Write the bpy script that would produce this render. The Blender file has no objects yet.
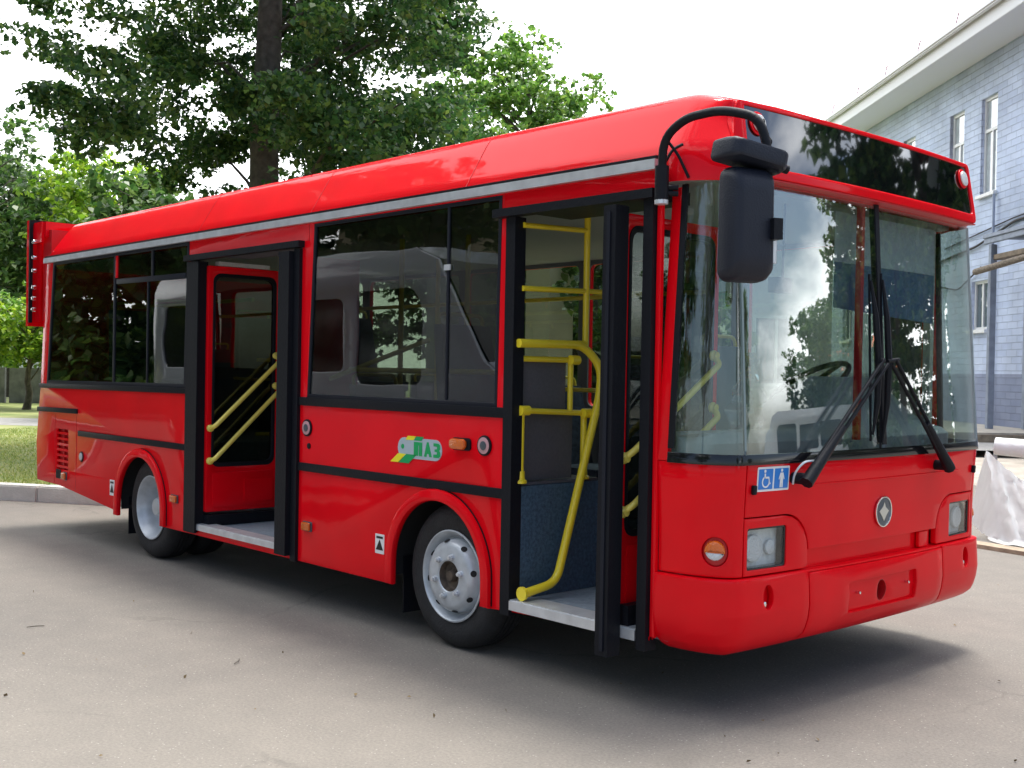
import bpy, bmesh, math, random
import numpy as np
from mathutils import Vector, Matrix
R = math.radians
random.seed(7); np.random.seed(7)
sc = bpy.context.scene

# ------------------------------------------------------------ camera
cam = bpy.data.cameras.new('camera'); camo = bpy.data.objects.new('camera', cam)
sc.collection.objects.link(camo); sc.camera = camo
cam.sensor_width = 36.0; cam.lens = 36.0 * 1137.72 / 1024.0
cam.clip_start = 0.05; cam.clip_end = 2000
YAW, PITCH, ROLL = 2.3992, -0.011, 0.0181
f_ = Vector((math.cos(PITCH)*math.cos(YAW), math.cos(PITCH)*math.sin(YAW), math.sin(PITCH)))
r0 = Vector((math.sin(YAW), -math.cos(YAW), 0)); u0 = r0.cross(f_)
r_ = math.cos(ROLL)*r0 + math.sin(ROLL)*u0; u_ = -math.sin(ROLL)*r0 + math.cos(ROLL)*u0
m = Matrix((r_, u_, -f_)).transposed().to_4x4(); m.translation = Vector((2.8045, -3.7774, 1.466))
camo.matrix_world = m

# ------------------------------------------------------------ sky, sun, exposure
SUN_EL, SUN_AZ = R(75), R(108)      # azimuth counter-clockwise from +x
w = bpy.data.worlds.new('World'); sc.world = w; w.use_nodes = True
nt = w.node_tree; nd = nt.nodes; lk = nt.links
for n in list(nd): nd.remove(n)
out = nd.new('ShaderNodeOutputWorld'); bg = nd.new('ShaderNodeBackground'); bg.inputs['Strength'].default_value = 0.10
sky = nd.new('ShaderNodeTexSky'); sky.sky_type = 'NISHITA'; sky.sun_disc = False
sky.sun_elevation = SUN_EL; sky.sun_rotation = R(90) - SUN_AZ; sky.air_density = 1.0; sky.dust_density = 2.0
tc = nd.new('ShaderNodeTexCoord')
# clouds: layered noise on the sky dome, solid bright overcast on the side of the hidden sun
mp = nd.new('ShaderNodeMapping'); mp.inputs['Scale'].default_value = (1, 1, 2.2)
nz = nd.new('ShaderNodeTexNoise'); nz.inputs['Scale'].default_value = 2.1; nz.inputs['Detail'].default_value = 7; nz.inputs['Roughness'].default_value = .55
dt = nd.new('ShaderNodeVectorMath'); dt.operation = 'DOT_PRODUCT'; dt.inputs[1].default_value = (math.cos(R(140)), math.sin(R(140)), .25)
ma = nd.new('ShaderNodeMath'); ma.operation = 'MULTIPLY_ADD'; ma.inputs[1].default_value = .22; ma.inputs[2].default_value = .055
ad = nd.new('ShaderNodeMath'); ad.operation = 'ADD'
cr = nd.new('ShaderNodeValToRGB'); cr.color_ramp.elements[0].position = .50; cr.color_ramp.elements[1].position = .62
cc = nd.new('ShaderNodeMix'); cc.data_type = 'RGBA'
cl2 = nd.new('ShaderNodeMix'); cl2.data_type = 'RGBA'
cl2.inputs[6].default_value = (13, 13.4, 14.0, 1); cl2.inputs[7].default_value = (19, 19.2, 19.4, 1)
lk.new(tc.outputs['Generated'], mp.inputs['Vector']); lk.new(mp.outputs[0], nz.inputs['Vector'])
lk.new(tc.outputs['Generated'], dt.inputs[0]); lk.new(dt.outputs['Value'], ma.inputs[0])
lk.new(nz.outputs['Fac'], ad.inputs[0]); lk.new(ma.outputs[0], ad.inputs[1]); lk.new(ad.outputs[0], cr.inputs[0])
lk.new(cr.outputs[0], cc.inputs[0]); lk.new(sky.outputs[0], cc.inputs[6]); lk.new(nz.outputs['Fac'], cl2.inputs[0])
lk.new(cl2.outputs[2], cc.inputs[7]); lk.new(cc.outputs[2], bg.inputs['Color']); lk.new(bg.outputs[0], out.inputs['Surface'])
sun = bpy.data.lights.new('sun', 'SUN'); sun.energy = 2.0; sun.angle = R(16); sun.color = (1, .96, .90)
suno = bpy.data.objects.new('sun', sun); sc.collection.objects.link(suno)
sd = Vector((math.cos(SUN_EL)*math.cos(SUN_AZ), math.cos(SUN_EL)*math.sin(SUN_AZ), math.sin(SUN_EL)))
suno.rotation_euler = sd.to_track_quat('Z', 'Y').to_euler(); suno.location = (0, 0, 30)
sc.view_settings.view_transform = 'Standard'; sc.view_settings.look = 'None'
sc.view_settings.exposure = 1.15; sc.view_settings.gamma = 1.0; sc.view_settings.use_curve_mapping = False
try:
    sc.cycles.max_bounces = 10; sc.cycles.transparent_max_bounces = 24; sc.cycles.use_denoising = True
    sc.cycles.sample_clamp_indirect = 6
except Exception: pass

# ------------------------------------------------------------ materials
def mat(name, col, rough=.5, metal=0., coat=0., noise=None, bump=None, spec=.5, emit=None, alpha=None):
    """col linear rgb; noise=(scale, amount) brightness variation; bump=(scale, strength)"""
    M = bpy.data.materials.new(name); M.use_nodes = True
    n = M.node_tree.nodes; l = M.node_tree.links; b = n['Principled BSDF']
    b.inputs['Base Color'].default_value = (*col, 1); b.inputs['Roughness'].default_value = rough
    b.inputs['Metallic'].default_value = metal; b.inputs['Coat Weight'].default_value = coat
    b.inputs['Coat Roughness'].default_value = .04; b.inputs['Specular IOR Level'].default_value = spec
    t = n.new('ShaderNodeTexCoord')
    if noise:
        z = n.new('ShaderNodeTexNoise'); z.inputs['Scale'].default_value = noise[0]; z.inputs['Detail'].default_value = 6
        mr = n.new('ShaderNodeMapRange'); mr.inputs[1].default_value = .3; mr.inputs[2].default_value = .7
        mr.inputs[3].default_value = 1-noise[1]; mr.inputs[4].default_value = 1+noise[1]
        mx = n.new('ShaderNodeVectorMath'); mx.operation = 'SCALE'; mx.inputs[0].default_value = col
        l.new(t.outputs['Object'], z.inputs['Vector']); l.new(z.outputs['Fac'], mr.inputs[0]); l.new(mr.outputs[0], mx.inputs['Scale'])
        l.new(mx.outputs[0], b.inputs['Base Color'])
    if bump:
        z = n.new('ShaderNodeTexNoise'); z.inputs['Scale'].default_value = bump[0]; z.inputs['Detail'].default_value = 3
        bp = n.new('ShaderNodeBump'); bp.inputs['Strength'].default_value = bump[1]; bp.inputs['Distance'].default_value = .02
        l.new(t.outputs['Object'], z.inputs['Vector']); l.new(z.outputs['Fac'], bp.inputs['Height'])
        l.new(bp.outputs[0], b.inputs['Normal'])
        if coat: l.new(bp.outputs[0], b.inputs['Coat Normal'])
    return M

def glass(name, tint, ior=1.5, boost=1.0, wave=.0, dirt=.0):
    M = bpy.data.materials.new(name); M.use_nodes = True
    n = M.node_tree.nodes; l = M.node_tree.links; n.remove(n['Principled BSDF']); o = n['Material Output']
    tr = n.new('ShaderNodeBsdfTransparent'); tr.inputs[0].default_value = (*tint, 1)
    gl = n.new('ShaderNodeBsdfGlossy'); gl.inputs['Roughness'].default_value = .0; gl.inputs[0].default_value = (1, 1, 1, 1)
    # Schlick reflectance of one pane face, the same seen from either side
    F0 = ((ior-1)/(ior+1))**2
    fr = n.new('ShaderNodeLayerWeight'); fr.inputs['Blend'].default_value = .5
    pw = n.new('ShaderNodeMath'); pw.operation = 'POWER'; pw.inputs[1].default_value = 5; l.new(fr.outputs['Facing'], pw.inputs[0])
    mu = n.new('ShaderNodeMath'); mu.operation = 'MULTIPLY_ADD'; mu.inputs[1].default_value = (1-F0)*boost; mu.inputs[2].default_value = F0*boost; mu.use_clamp = True
    mx = n.new('ShaderNodeMixShader'); l.new(pw.outputs[0], mu.inputs[0]); l.new(mu.outputs[0], mx.inputs[0])
    l.new(tr.outputs[0], mx.inputs[1]); l.new(gl.outputs[0], mx.inputs[2])
    fin = mx
    if wave:
        t = n.new('ShaderNodeTexCoord'); z = n.new('ShaderNodeTexNoise'); z.inputs['Scale'].default_value = 1.6; z.inputs['Detail'].default_value = 1
        bp = n.new('ShaderNodeBump'); bp.inputs['Strength'].default_value = wave; bp.inputs['Distance'].default_value = .02
        l.new(t.outputs['Object'], z.inputs['Vector']); l.new(z.outputs['Fac'], bp.inputs['Height']); l.new(bp.outputs[0], gl.inputs['Normal'])
    if dirt:
        t = n.new('ShaderNodeTexCoord'); mpp = n.new('ShaderNodeMapping'); mpp.inputs['Scale'].default_value = (9, 9, .8)
        z = n.new('ShaderNodeTexNoise'); z.inputs['Scale'].default_value = 1.2; z.inputs['Detail'].default_value = 6
        rp = n.new('ShaderNodeMapRange'); rp.inputs[1].default_value = .45; rp.inputs[2].default_value = .75; rp.inputs[4].default_value = dirt
        df = n.new('ShaderNodeBsdfDiffuse'); df.inputs[0].default_value = (.7, .72, .72, 1)
        m2 = n.new('ShaderNodeMixShader'); l.new(t.outputs['Object'], mpp.inputs[0]); l.new(mpp.outputs[0], z.inputs['Vector'])
        l.new(z.outputs['Fac'], rp.inputs[0]); l.new(rp.outputs[0], m2.inputs[0]); l.new(fin.outputs[0], m2.inputs[1]); l.new(df.outputs[0], m2.inputs[2])
        fin = m2
    l.new(fin.outputs[0], o.inputs['Surface'])
    return M

RED = mat('red_paint', (.78, .002, .009), .5, coat=.36, bump=(1.7, .20), spec=.03, noise=(2.2, .07))
RED2 = mat('red_inner', (.50, .006, .010), .45)
BLACK = mat('black_rubber', (.008, .009, .013), .5, bump=(60, .1), spec=.18)
BLACKG = mat('black_gloss', (.008, .008, .010), .08)
DARK = mat('dark_underbody', (.015, .015, .016), .8)
GASKET = mat('gasket', (.012, .014, .022), .5, spec=.2)
ALU = mat('aluminium', (.66, .68, .71), .35, metal=.5, noise=(12, .12))
SILV = mat('wheel_silver', (.50, .53, .56), .42, metal=.25, noise=(18, .12), coat=.2)
CHROME = mat('chrome', (.8, .8, .8), .08, metal=1.)
TYRE = mat('tyre', (.013, .013, .015), .7, noise=(14, .35), bump=(90, .25))
YEL = mat('yellow_rail', (.92, .72, .03), .38, coat=.4)
YEL2 = mat('pale_yellow_rail', (.82, .68, .12), .38, coat=.4)
GSIDE = glass('tinted_glass', (.42, .45, .40), 1.65, 1.25, .12)
GFRONT = glass('windscreen_glass', (.90, .94, .91), 2.1, 1.35, .06, dirt=.03)
GCORNER = glass('corner_glass', (.84, .90, .87), 1.6, 1.2, .25, dirt=.08)
GFAR = glass('far_glass', (.62, .68, .62), 1.5, 1.)
GLAMP = glass('lamp_glass', (.95, .97, .97), 1.5, 1.)
DASH = mat('dash_plastic', (.22, .27, .32), .55, bump=(120, .1), noise=(3, .12))
PODB = mat('blue_carpet', (.050, .100, .155), .85, noise=(60, .35), bump=(200, .3))
FLOOR = mat('floor_vinyl', (.24, .29, .34), .55, noise=(40, .18))
SEAT = mat('seat_fabric', (.045, .06, .10), .9, noise=(30, .4))
SEATR = mat('seat_shell', (.16, .045, .03), .6)
PART = mat('grey_partition', (.10, .10, .115), .7, noise=(80, .1))
LINER = mat('interior_liner', (.42, .43, .43), .7)
AMBER = mat('amber_lens', (.68, .13, .006), .2, coat=.8, bump=(120, .3))
REDL = mat('red_lens', (.5, .01, .01), .2, coat=.8)
CLEARL = mat('clear_lens', (.62, .64, .66), .15, coat=.8, bump=(120, .4))
WHITE = mat('white_vinyl', (.80, .80, .80), .5)
INK = mat('black_ink', (.01, .01, .01), .5)
BLUE = mat('sticker_blue', (.02, .20, .62), .4)
LGREY = mat('logo_silver', (.42, .50, .55), .35)
LGREEN = mat('logo_green', (.0, .36, .10), .4)
LYEL = mat('logo_yellow', (.90, .80, .02), .4)
BADGE = mat('badge_grey', (.10, .12, .14), .3, metal=.4)
CREAM = mat('badge_cream', (.62, .58, .48), .4)
MIRB = mat('mirror_housing', (.012, .015, .026), .45, bump=(150, .15), spec=.3)
MIRG = mat('mirror_glass', (.7, .72, .75), .03, metal=1.)
BLIND = mat('blind_light', (.40, .47, .56), .7)
BLIND2 = mat('blind_dark', (.07, .13, .26), .7)
PLASTIC = glass('plastic_film', (.85, .88, .90), 1.6, 1.6, .6, dirt=.25)

# ------------------------------------------------------------ object helpers
def tag(o, label=None, cat=None, group=None, kind=None):
    if label: o['label'] = label
    if cat: o['category'] = cat
    if group: o['group'] = group
    if kind: o['kind'] = kind
    return o
def link(name, me, parent=None, mt=None):
    o = bpy.data.objects.new(name, me); sc.collection.objects.link(o)
    if parent: o.parent = parent
    if mt is not None:
        me.materials.clear()
        for q in (mt if isinstance(mt, (list, tuple)) else [mt]): me.materials.append(q)
    return o
def empty(name, loc, label, cat, group=None, rz=0.):
    o = bpy.data.objects.new(name, None); sc.collection.objects.link(o); o.location = loc; o.rotation_euler = (0, 0, rz)
    o.empty_display_size = .2
    return tag(o, label, cat, group)
def fin(bm, name, mt, parent=None, smooth=35, bevel=0.):
    if bevel:
        ed = [e for e in bm.edges if len(e.link_faces) == 2 and e.calc_face_angle(0) > .6]
        bmesh.ops.bevel(bm, geom=ed, offset=bevel, segments=2, affect='EDGES', clamp_overlap=True)
    me = bpy.data.meshes.new(name); bm.to_mesh(me); bm.free()
    if smooth:
        me.shade_smooth(); me.set_sharp_from_angle(angle=R(smooth))
    return link(name, me, parent, mt)
def box(bm, x0, x1, y0, y1, z0, z1):
    v = [bm.verts.new((x, y, z)) for x in (x0, x1) for y in (y0, y1) for z in (z0, z1)]
    F = []
    for q in ((0, 1, 3, 2), (4, 6, 7, 5), (0, 4, 5, 1), (2, 3, 7, 6), (0, 2, 6, 4), (1, 5, 7, 3)):
        F.append(bm.faces.new([v[i] for i in q]))
    return F
def boxo(name, b, mt, parent, bevel=.006):
    bm = bmesh.new(); box(bm, *b); return fin(bm, name, mt, parent, 30, bevel)
def boxes(name, bl, mt, parent, bevel=.004):
    bm = bmesh.new()
    for b in bl: box(bm, *b)
    return fin(bm, name, mt, parent, 30, bevel)
def smooth_path(pts, rad=.06, n=5):
    """round the corners of a polyline"""
    P = [Vector(p) for p in pts]; o = [P[0]]
    for i in range(1, len(P)-1):
        a = (P[i-1]-P[i]); b = (P[i+1]-P[i]); d = min(rad, a.length*.48, b.length*.48)
        p0 = P[i]+a.normalized()*d; p1 = P[i]+b.normalized()*d
        for k in range(n+1):
            t = k/n; o.append((1-t)**2*p0 + 2*t*(1-t)*P[i] + t*t*p1)
    o.append(P[-1]); return o
def tube(bm, pts, r, seg=10, rad=0., caps=True):
    P = smooth_path(pts, rad) if rad else [Vector(p) for p in pts]
    rs = r if isinstance(r, (list, tuple)) else [r]*len(P)
    if len(rs) != len(P): rs = [rs[0] + (rs[-1]-rs[0])*i/(len(P)-1) for i in range(len(P))]
    t = (P[1]-P[0]).normalized(); a = t.orthogonal().normalized(); rings = []
    for i, p in enumerate(P):
        if i == 0: t = (P[1]-P[0]).normalized()
        elif i == len(P)-1: t = (P[-1]-P[-2]).normalized()
        else: t = ((P[i+1]-p).normalized() + (p-P[i-1]).normalized()).normalized()
        a = (a - t*a.dot(t)).normalized(); b = t.cross(a)
        rings.append([bm.verts.new(p + rs[i]*(math.cos(2*math.pi*k/seg)*a + math.sin(2*math.pi*k/seg)*b)) for k in range(seg)])
    for q in range(len(rings)-1):
        for k in range(seg):
            bm.faces.new((rings[q][k], rings[q][(k+1) % seg], rings[q+1][(k+1) % seg], rings[q+1][k]))
    if caps:
        bm.faces.new(rings[0][::-1]); bm.faces.new(rings[-1])
def tubeo(name, pts, r, mt, parent, rad=.05, seg=10):
    bm = bmesh.new(); tube(bm, pts, r, seg, rad); return fin(bm, name, mt, parent, 50)
def tubes(name, lst, r, mt, parent, rad=.05, seg=10):
    bm = bmesh.new()
    for p in lst: tube(bm, p, r, seg, rad)
    return fin(bm, name, mt, parent, 50)
def lathe(bm, prof, c, axis='y', seg=40, close=False):
    """prof = [(r, t)] t along the axis"""
    rings = []
    for r, t in prof:
        ring = []
        for k in range(seg):
            a = 2*math.pi*k/seg; u, v = r*math.cos(a), r*math.sin(a)
            q = {'y': (c[0]+u, c[1]+t, c[2]+v), 'x': (c[0]+t, c[1]+u, c[2]+v), 'z': (c[0]+u, c[1]+v, c[2]+t)}[axis]
            ring.append(bm.verts.new(q))
        rings.append(ring)
    for i in range(len(rings)-1):
        for k in range(seg): bm.faces.new((rings[i][k], rings[i][(k+1) % seg], rings[i+1][(k+1) % seg], rings[i+1][k]))
    if close:
        bm.faces.new(rings[0]); bm.faces.new(rings[-1][::-1])
def latheo(name, prof, c, mt, parent, axis='y', seg=40, close=True):
    bm = bmesh.new(); lathe(bm, prof, c, axis, seg, close); bmesh.ops.recalc_face_normals(bm, faces=bm.faces)
    return fin(bm, name, mt, parent, 35)
def rrect(x0, x1, z0, z1, r, n=5):
    o = []
    if not isinstance(r, (list, tuple)): r = [r]*4
    for (cx, cz, a0, rr) in ((x1-r[0], z1-r[0], 0, r[0]), (x0+r[1], z1-r[1], 90, r[1]), (x0+r[2], z0+r[2], 180, r[2]), (x1-r[3], z0+r[3], 270, r[3])):
        if rr <= 0: o.append((cx, cz)); continue
        for k in range(n+1):
            a = R(a0+90*k/n); o.append((cx+rr*math.cos(a), cz+rr*math.sin(a)))
    return o
def circ(cx, cz, r, n=28, rz=None):
    return [(cx+r*math.cos(2*math.pi*k/n), cz+(rz or r)*math.sin(2*math.pi*k/n)) for k in range(n)]
def plate_bm(loops, t, bev=.0):
    """closed 2-D loops (the outer one and holes) -> a solid plate, z in [-t/2, t/2]"""
    cu = bpy.data.curves.new('tmp', 'CURVE'); cu.dimensions = '2D'; cu.fill_mode = 'BOTH'
    cu.extrude = max(t/2-bev, 1e-5); cu.bevel_depth = bev; cu.bevel_resolution = 1; cu.offset = -bev
    for lp in loops:
        s = cu.splines.new('POLY'); s.points.add(len(lp)-1); s.use_cyclic_u = True
        for i, q in enumerate(lp): s.points[i].co = (q[0], q[1], 0, 1)
    o = bpy.data.objects.new('tmp', cu); sc.collection.objects.link(o)
    me = bpy.data.meshes.new_from_object(o.evaluated_get(bpy.context.evaluated_depsgraph_get()))
    bm = bmesh.new(); bm.from_mesh(me); bpy.data.objects.remove(o); bpy.data.curves.remove(cu); bpy.data.meshes.remove(me)
    bmesh.ops.remove_doubles(bm, verts=bm.verts, dist=1e-5)
    return bm
def text_bm(s, size, t=.002, bold=0.):
    cu = bpy.data.curves.new('tmp', 'FONT'); cu.body = s; cu.size = size; cu.extrude = t/2; cu.align_x = 'CENTER'; cu.align_y = 'CENTER'; cu.offset = bold
    o = bpy.data.objects.new('tmp', cu); sc.collection.objects.link(o)
    me = bpy.data.meshes.new_from_object(o.evaluated_get(bpy.context.evaluated_depsgraph_get()))
    bm = bmesh.new(); bm.from_mesh(me); bpy.data.objects.remove(o); bpy.data.curves.remove(cu); bpy.data.meshes.remove(me)
    return bm
def xf(bm, fn):
    for v in bm.verts: v.co = fn(v.co)
    bmesh.ops.recalc_face_normals(bm, faces=bm.faces); return bm
def side(name, loops, d0, d1, mt, parent, bev=.003, far=False, lean=None):
    """plate in the bus side plane: y from d0 to d1 (d measured inwards from the near or far side)"""
    bm = plate_bm(loops, abs(d1-d0), min(bev, abs(d1-d0)/2.2)); c = (d0+d1)/2
    def fn(p):
        y = c + p.z; y = 2.4-y if far else y
        return Vector((p.x, y, p.y))
    xf(bm, fn); return fin(bm, name, mt, parent, 30)

# ------------------------------------------------------------ plan curve of the body front
def plan():
    P = [Vector((-.36-.0, 0))]
    cx, cy, rx, ry = -.36, .155, .332, .155
    for i in range(1, 15):
        a = math.pi/2*i/15*.97; P.append(Vector((cx+rx*math.sin(a), cy-ry*math.cos(a))))
    for i in range(0, 25):
        y = .165+2.07*i/24; P.append(Vector((-.040*((y-1.2)/1.035)**2+.017, y)))
    P += [Vector((p.x, 2.4-p.y)) for p in P[:15][::-1]]
    for _ in range(1):                                        # soften
        Q = [P[0]]
        for i in range(1, len(P)-1): Q.append(P[i-1]*.25+P[i]*.5+P[i+1]*.25)
        Q.append(P[-1]); P = Q
    return P
PL = plan(); AL = [0.]
for i in range(1, len(PL)): AL.append(AL[-1]+(PL[i]-PL[i-1]).length)
AT = AL[-1]; AM = AT/2
def Nrm(i):
    if i == 0: return Vector((0, -1))
    if i == len(PL)-1: return Vector((0, 1))
    t = (PL[i+1]-PL[i-1]).normalized(); return Vector((t.y, -t.x))
NL = [Nrm(i) for i in range(len(PL))]
def CP(a):
    """point and outward normal of the plan curve at arc length a (a<0: along the near side, a>AT: along the far side)"""
    if a <= 0: return Vector((-.36+a, 0)), Vector((0, -1))
    if a >= AT: return Vector((-.36-(a-AT), 2.4)), Vector((0, 1))
    lo = 0
    while AL[lo+1] < a: lo += 1
    t = (a-AL[lo])/(AL[lo+1]-AL[lo])
    return PL[lo].lerp(PL[lo+1], t), NL[lo].lerp(NL[lo+1], t).normalized()
def AY(y):
    """arc length where the curve reaches lateral position y on the front"""
    for i in range(1, len(PL)):
        if PL[i].y >= y:
            t = (y-PL[i-1].y)/(PL[i].y-PL[i-1].y+1e-9); return AL[i-1]+t*(AL[i]-AL[i-1])
    return AT
def wrap(name, loops, d0, d1, mt, parent, prof=None, bev=.003, zc=(), step=.025):
    """plate bent round the front: loop coords are (arc length, z); d = outward offset; prof(z) extra outward offset"""
    bm = plate_bm(loops, abs(d1-d0), min(bev, abs(d1-d0)/2.2))
    a0 = min(v.co.x for v in bm.verts); a1 = max(v.co.x for v in bm.verts)
    k = math.floor(a0/step)+1
    while k*step < a1:
        a = k*step; k += 1
        if .55 < a < AT-.55 and k % 4: continue
        if a < 0: continue
        bmesh.ops.bisect_plane(bm, geom=bm.verts[:]+bm.edges[:]+bm.faces[:], plane_co=(a, 0, 0), plane_no=(1, 0, 0))
    for z in zc: bmesh.ops.bisect_plane(bm, geom=bm.verts[:]+bm.edges[:]+bm.faces[:], plane_co=(0, z, 0), plane_no=(0, 1, 0))
    c = (d0+d1)/2
    def fn(p):
        q, nn = CP(p.x); o = c+p.z+(prof(p.y) if prof else 0)
        return Vector((q.x+nn.x*o, q.y+nn.y*o, p.y))
    xf(bm, fn); return fin(bm, name, mt, parent, 30)
def interp(tab):
    def f(z):
        if z <= tab[0][0]: return tab[0][1]
        for (a, b), (c, d) in zip(tab, tab[1:]):
            if z <= c: return b+(d-b)*(z-a)/(c-a)
        return tab[-1][1]
    return f

# ============================================================ SETTING
def big_sheet(name, pts, z, mt, sub=0):
    bm = bmesh.new(); v = [bm.verts.new((x, y, z)) for x, y in pts]; bm.faces.new(v)
    bmesh.ops.recalc_face_normals(bm, faces=bm.faces)
    for f in bm.faces:
        if f.normal.z < 0: f.normal_flip()
    return tag(fin(bm, name, mt, None, 0), kind='structure')
def asphalt_mat():
    M = mat('asphalt', (.2, .19, .18), .85); n = M.node_tree.nodes; l = M.node_tree.links; b = n['Principled BSDF']
    t = n.new('ShaderNodeTexCoord')
    def noise(s, d=4, r=.5):
        z = n.new('ShaderNodeTexNoise'); z.inputs['Scale'].default_value = s; z.inputs['Detail'].default_value = d; z.inputs['Roughness'].default_value = r
        l.new(t.outputs['Object'], z.inputs['Vector']); return z
    big, mid, fine = noise(.35, 4), noise(4.5, 5, .6), noise(75, 5, .8)
    vor = n.new('ShaderNodeTexVoronoi'); vor.inputs['Scale'].default_value = 60; l.new(t.outputs['Object'], vor.inputs['Vector'])
    r1 = n.new('ShaderNodeValToRGB'); r1.color_ramp.elements[0].position = .36; r1.color_ramp.elements[0].color = (.158, .142, .124, 1)
    r1.color_ramp.elements[1].position = .66; r1.color_ramp.elements[1].color = (.214, .190, .162, 1)
    a = n.new('ShaderNodeMix'); a.data_type = 'FLOAT'; a.inputs[0].default_value = .38
    l.new(big.outputs[0], a.inputs[2]); l.new(mid.outputs[0], a.inputs[3]); l.new(a.outputs[0], r1.inputs[0])
    r2 = n.new('ShaderNodeMapRange'); r2.inputs[1].default_value = .25; r2.inputs[2].default_value = .75; r2.inputs[3].default_value = .58; r2.inputs[4].default_value = 1.42
    l.new(fine.outputs[0], r2.inputs[0])
    sc_ = n.new('ShaderNodeVectorMath'); sc_.operation = 'SCALE'; l.new(r1.outputs[0], sc_.inputs[0]); l.new(r2.outputs[0], sc_.inputs['Scale'])
    # pale stones
    r3 = n.new('ShaderNodeValToRGB'); r3.color_ramp.elements[0].position = .10; r3.color_ramp.elements[0].color = (1, 1, 1, 1)
    r3.color_ramp.elements[1].position = .24; r3.color_ramp.elements[1].color = (0, 0, 0, 1)
    wn = n.new('ShaderNodeMath'); wn.operation = 'GREATER_THAN'; wn.inputs[1].default_value = .88
    sp = n.new('ShaderNodeSeparateColor'); l.new(vor.outputs['Color'], sp.inputs[0]); l.new(sp.outputs[0], wn.inputs[0])
    m1 = n.new('ShaderNodeMath'); m1.operation = 'MULTIPLY'; l.new(vor.outputs['Distance'], r3.inputs[0]); l.new(r3.outputs[0], m1.inputs[0]); l.new(wn.outputs[0], m1.inputs[1])
    mx = n.new('ShaderNodeMix'); mx.data_type = 'RGBA'; mx.inputs[7].default_value = (.42, .395, .36, 1)
    l.new(m1.outputs[0], mx.inputs[0]); l.new(sc_.outputs[0], mx.inputs[6])
    # sandy, dusty drift of the far right part
    big2 = noise(.16, 3); r4 = n.new('ShaderNodeValToRGB'); r4.color_ramp.elements[0].position = .48; r4.color_ramp.elements[1].position = .72
    l.new(big2.outputs[0], r4.inputs[0]); dm = n.new('ShaderNodeMath'); dm.operation = 'MULTIPLY'; dm.inputs[1].default_value = .38; l.new(r4.outputs[0], dm.inputs[0])
    m3 = n.new('ShaderNodeMix'); m3.data_type = 'RGBA'; m3.inputs[7].default_value = (.29, .26, .215, 1); l.new(dm.outputs[0], m3.inputs[0]); l.new(mx.outputs[2], m3.inputs[6])
    # hairline cracks and darker oil stains
    wz = noise(1.3, 5, .6); wv = n.new('ShaderNodeMix'); wv.data_type = 'VECTOR'; wv.inputs[0].default_value = .35
    l.new(t.outputs['Object'], wv.inputs[4]); l.new(wz.outputs['Color'], wv.inputs[5])
    v2 = n.new('ShaderNodeTexVoronoi'); v2.feature = 'DISTANCE_TO_EDGE'; v2.inputs['Scale'].default_value = .55; l.new(wv.outputs[1], v2.inputs['Vector'])
    c2 = n.new('ShaderNodeMapRange'); c2.inputs[1].default_value = .001; c2.inputs[2].default_value = .006; c2.inputs[3].default_value = .80; c2.inputs[4].default_value = 1; l.new(v2.outputs['Distance'], c2.inputs[0])
    br_ = noise(.7, 3); c3 = n.new('ShaderNodeMapRange'); c3.inputs[1].default_value = .50; c3.inputs[2].default_value = .56; l.new(br_.outputs[0], c3.inputs[0])
    c4 = n.new('ShaderNodeMix'); c4.data_type = 'FLOAT'; c4.inputs[2].default_value = 1; l.new(c3.outputs[0], c4.inputs[0]); l.new(c2.outputs[0], c4.inputs[3])
    st = noise(1.1, 2, .4); c5 = n.new('ShaderNodeMapRange'); c5.inputs[1].default_value = .66; c5.inputs[2].default_value = .74; c5.inputs[3].default_value = 1; c5.inputs[4].default_value = .80; l.new(st.outputs[0], c5.inputs[0])
    c6 = n.new('ShaderNodeMath'); c6.operation = 'MULTIPLY'; l.new(c4.outputs[0], c6.inputs[0]); l.new(c5.outputs[0], c6.inputs[1])
    s6 = n.new('ShaderNodeVectorMath'); s6.operation = 'SCALE'; l.new(m3.outputs[2], s6.inputs[0]); l.new(c6.outputs[0], s6.inputs['Scale'])
    l.new(s6.outputs[0], b.inputs['Base Color'])
    bp = n.new('ShaderNodeBump'); bp.inputs['Strength'].default_value = .5; bp.inputs['Distance'].default_value = .006
    l.new(fine.outputs[0], bp.inputs['Height']); l.new(bp.outputs[0], b.inputs['Normal'])
    return M
ASPH = asphalt_mat()
big_sheet('ground', [(-400, -400), (400, -400), (400, 400), (-400, 400)], 0, ASPH)
def grass_mat(name, c1, c2, c3):
    M = mat(name, c1, .9); n = M.node_tree.nodes; l = M.node_tree.links; b = n['Principled BSDF']
    t = n.new('ShaderNodeTexCoord'); z = n.new('ShaderNodeTexNoise'); z.inputs['Scale'].default_value = .9; z.inputs['Detail'].default_value = 8; z.inputs['Roughness'].default_value = .7
    r = n.new('ShaderNodeValToRGB'); e = r.color_ramp.elements; e[0].position = .35; e[0].color = (*c1, 1); e[1].position = .68; e[1].color = (*c3, 1)
    q = e.new(.5); q.color = (*c2, 1)
    l.new(t.outputs['Object'], z.inputs['Vector']); l.new(z.outputs[0], r.inputs[0]); l.new(r.outputs[0], b.inputs['Base Color']); return M
GRASS = grass_mat('grass_soil', (.15, .20, .045), (.25, .29, .085), (.36, .34, .15))
DIRT = mat('dusty_ground', (.42, .37, .31), .95, noise=(2.5, .22), bump=(25, .6))
PATH = mat('path', (.30, .29, .28), .9, noise=(6, .15))
CONC = mat('kerb_concrete', (.62, .60, .55), .85, noise=(5, .16), bump=(60, .4))
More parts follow.
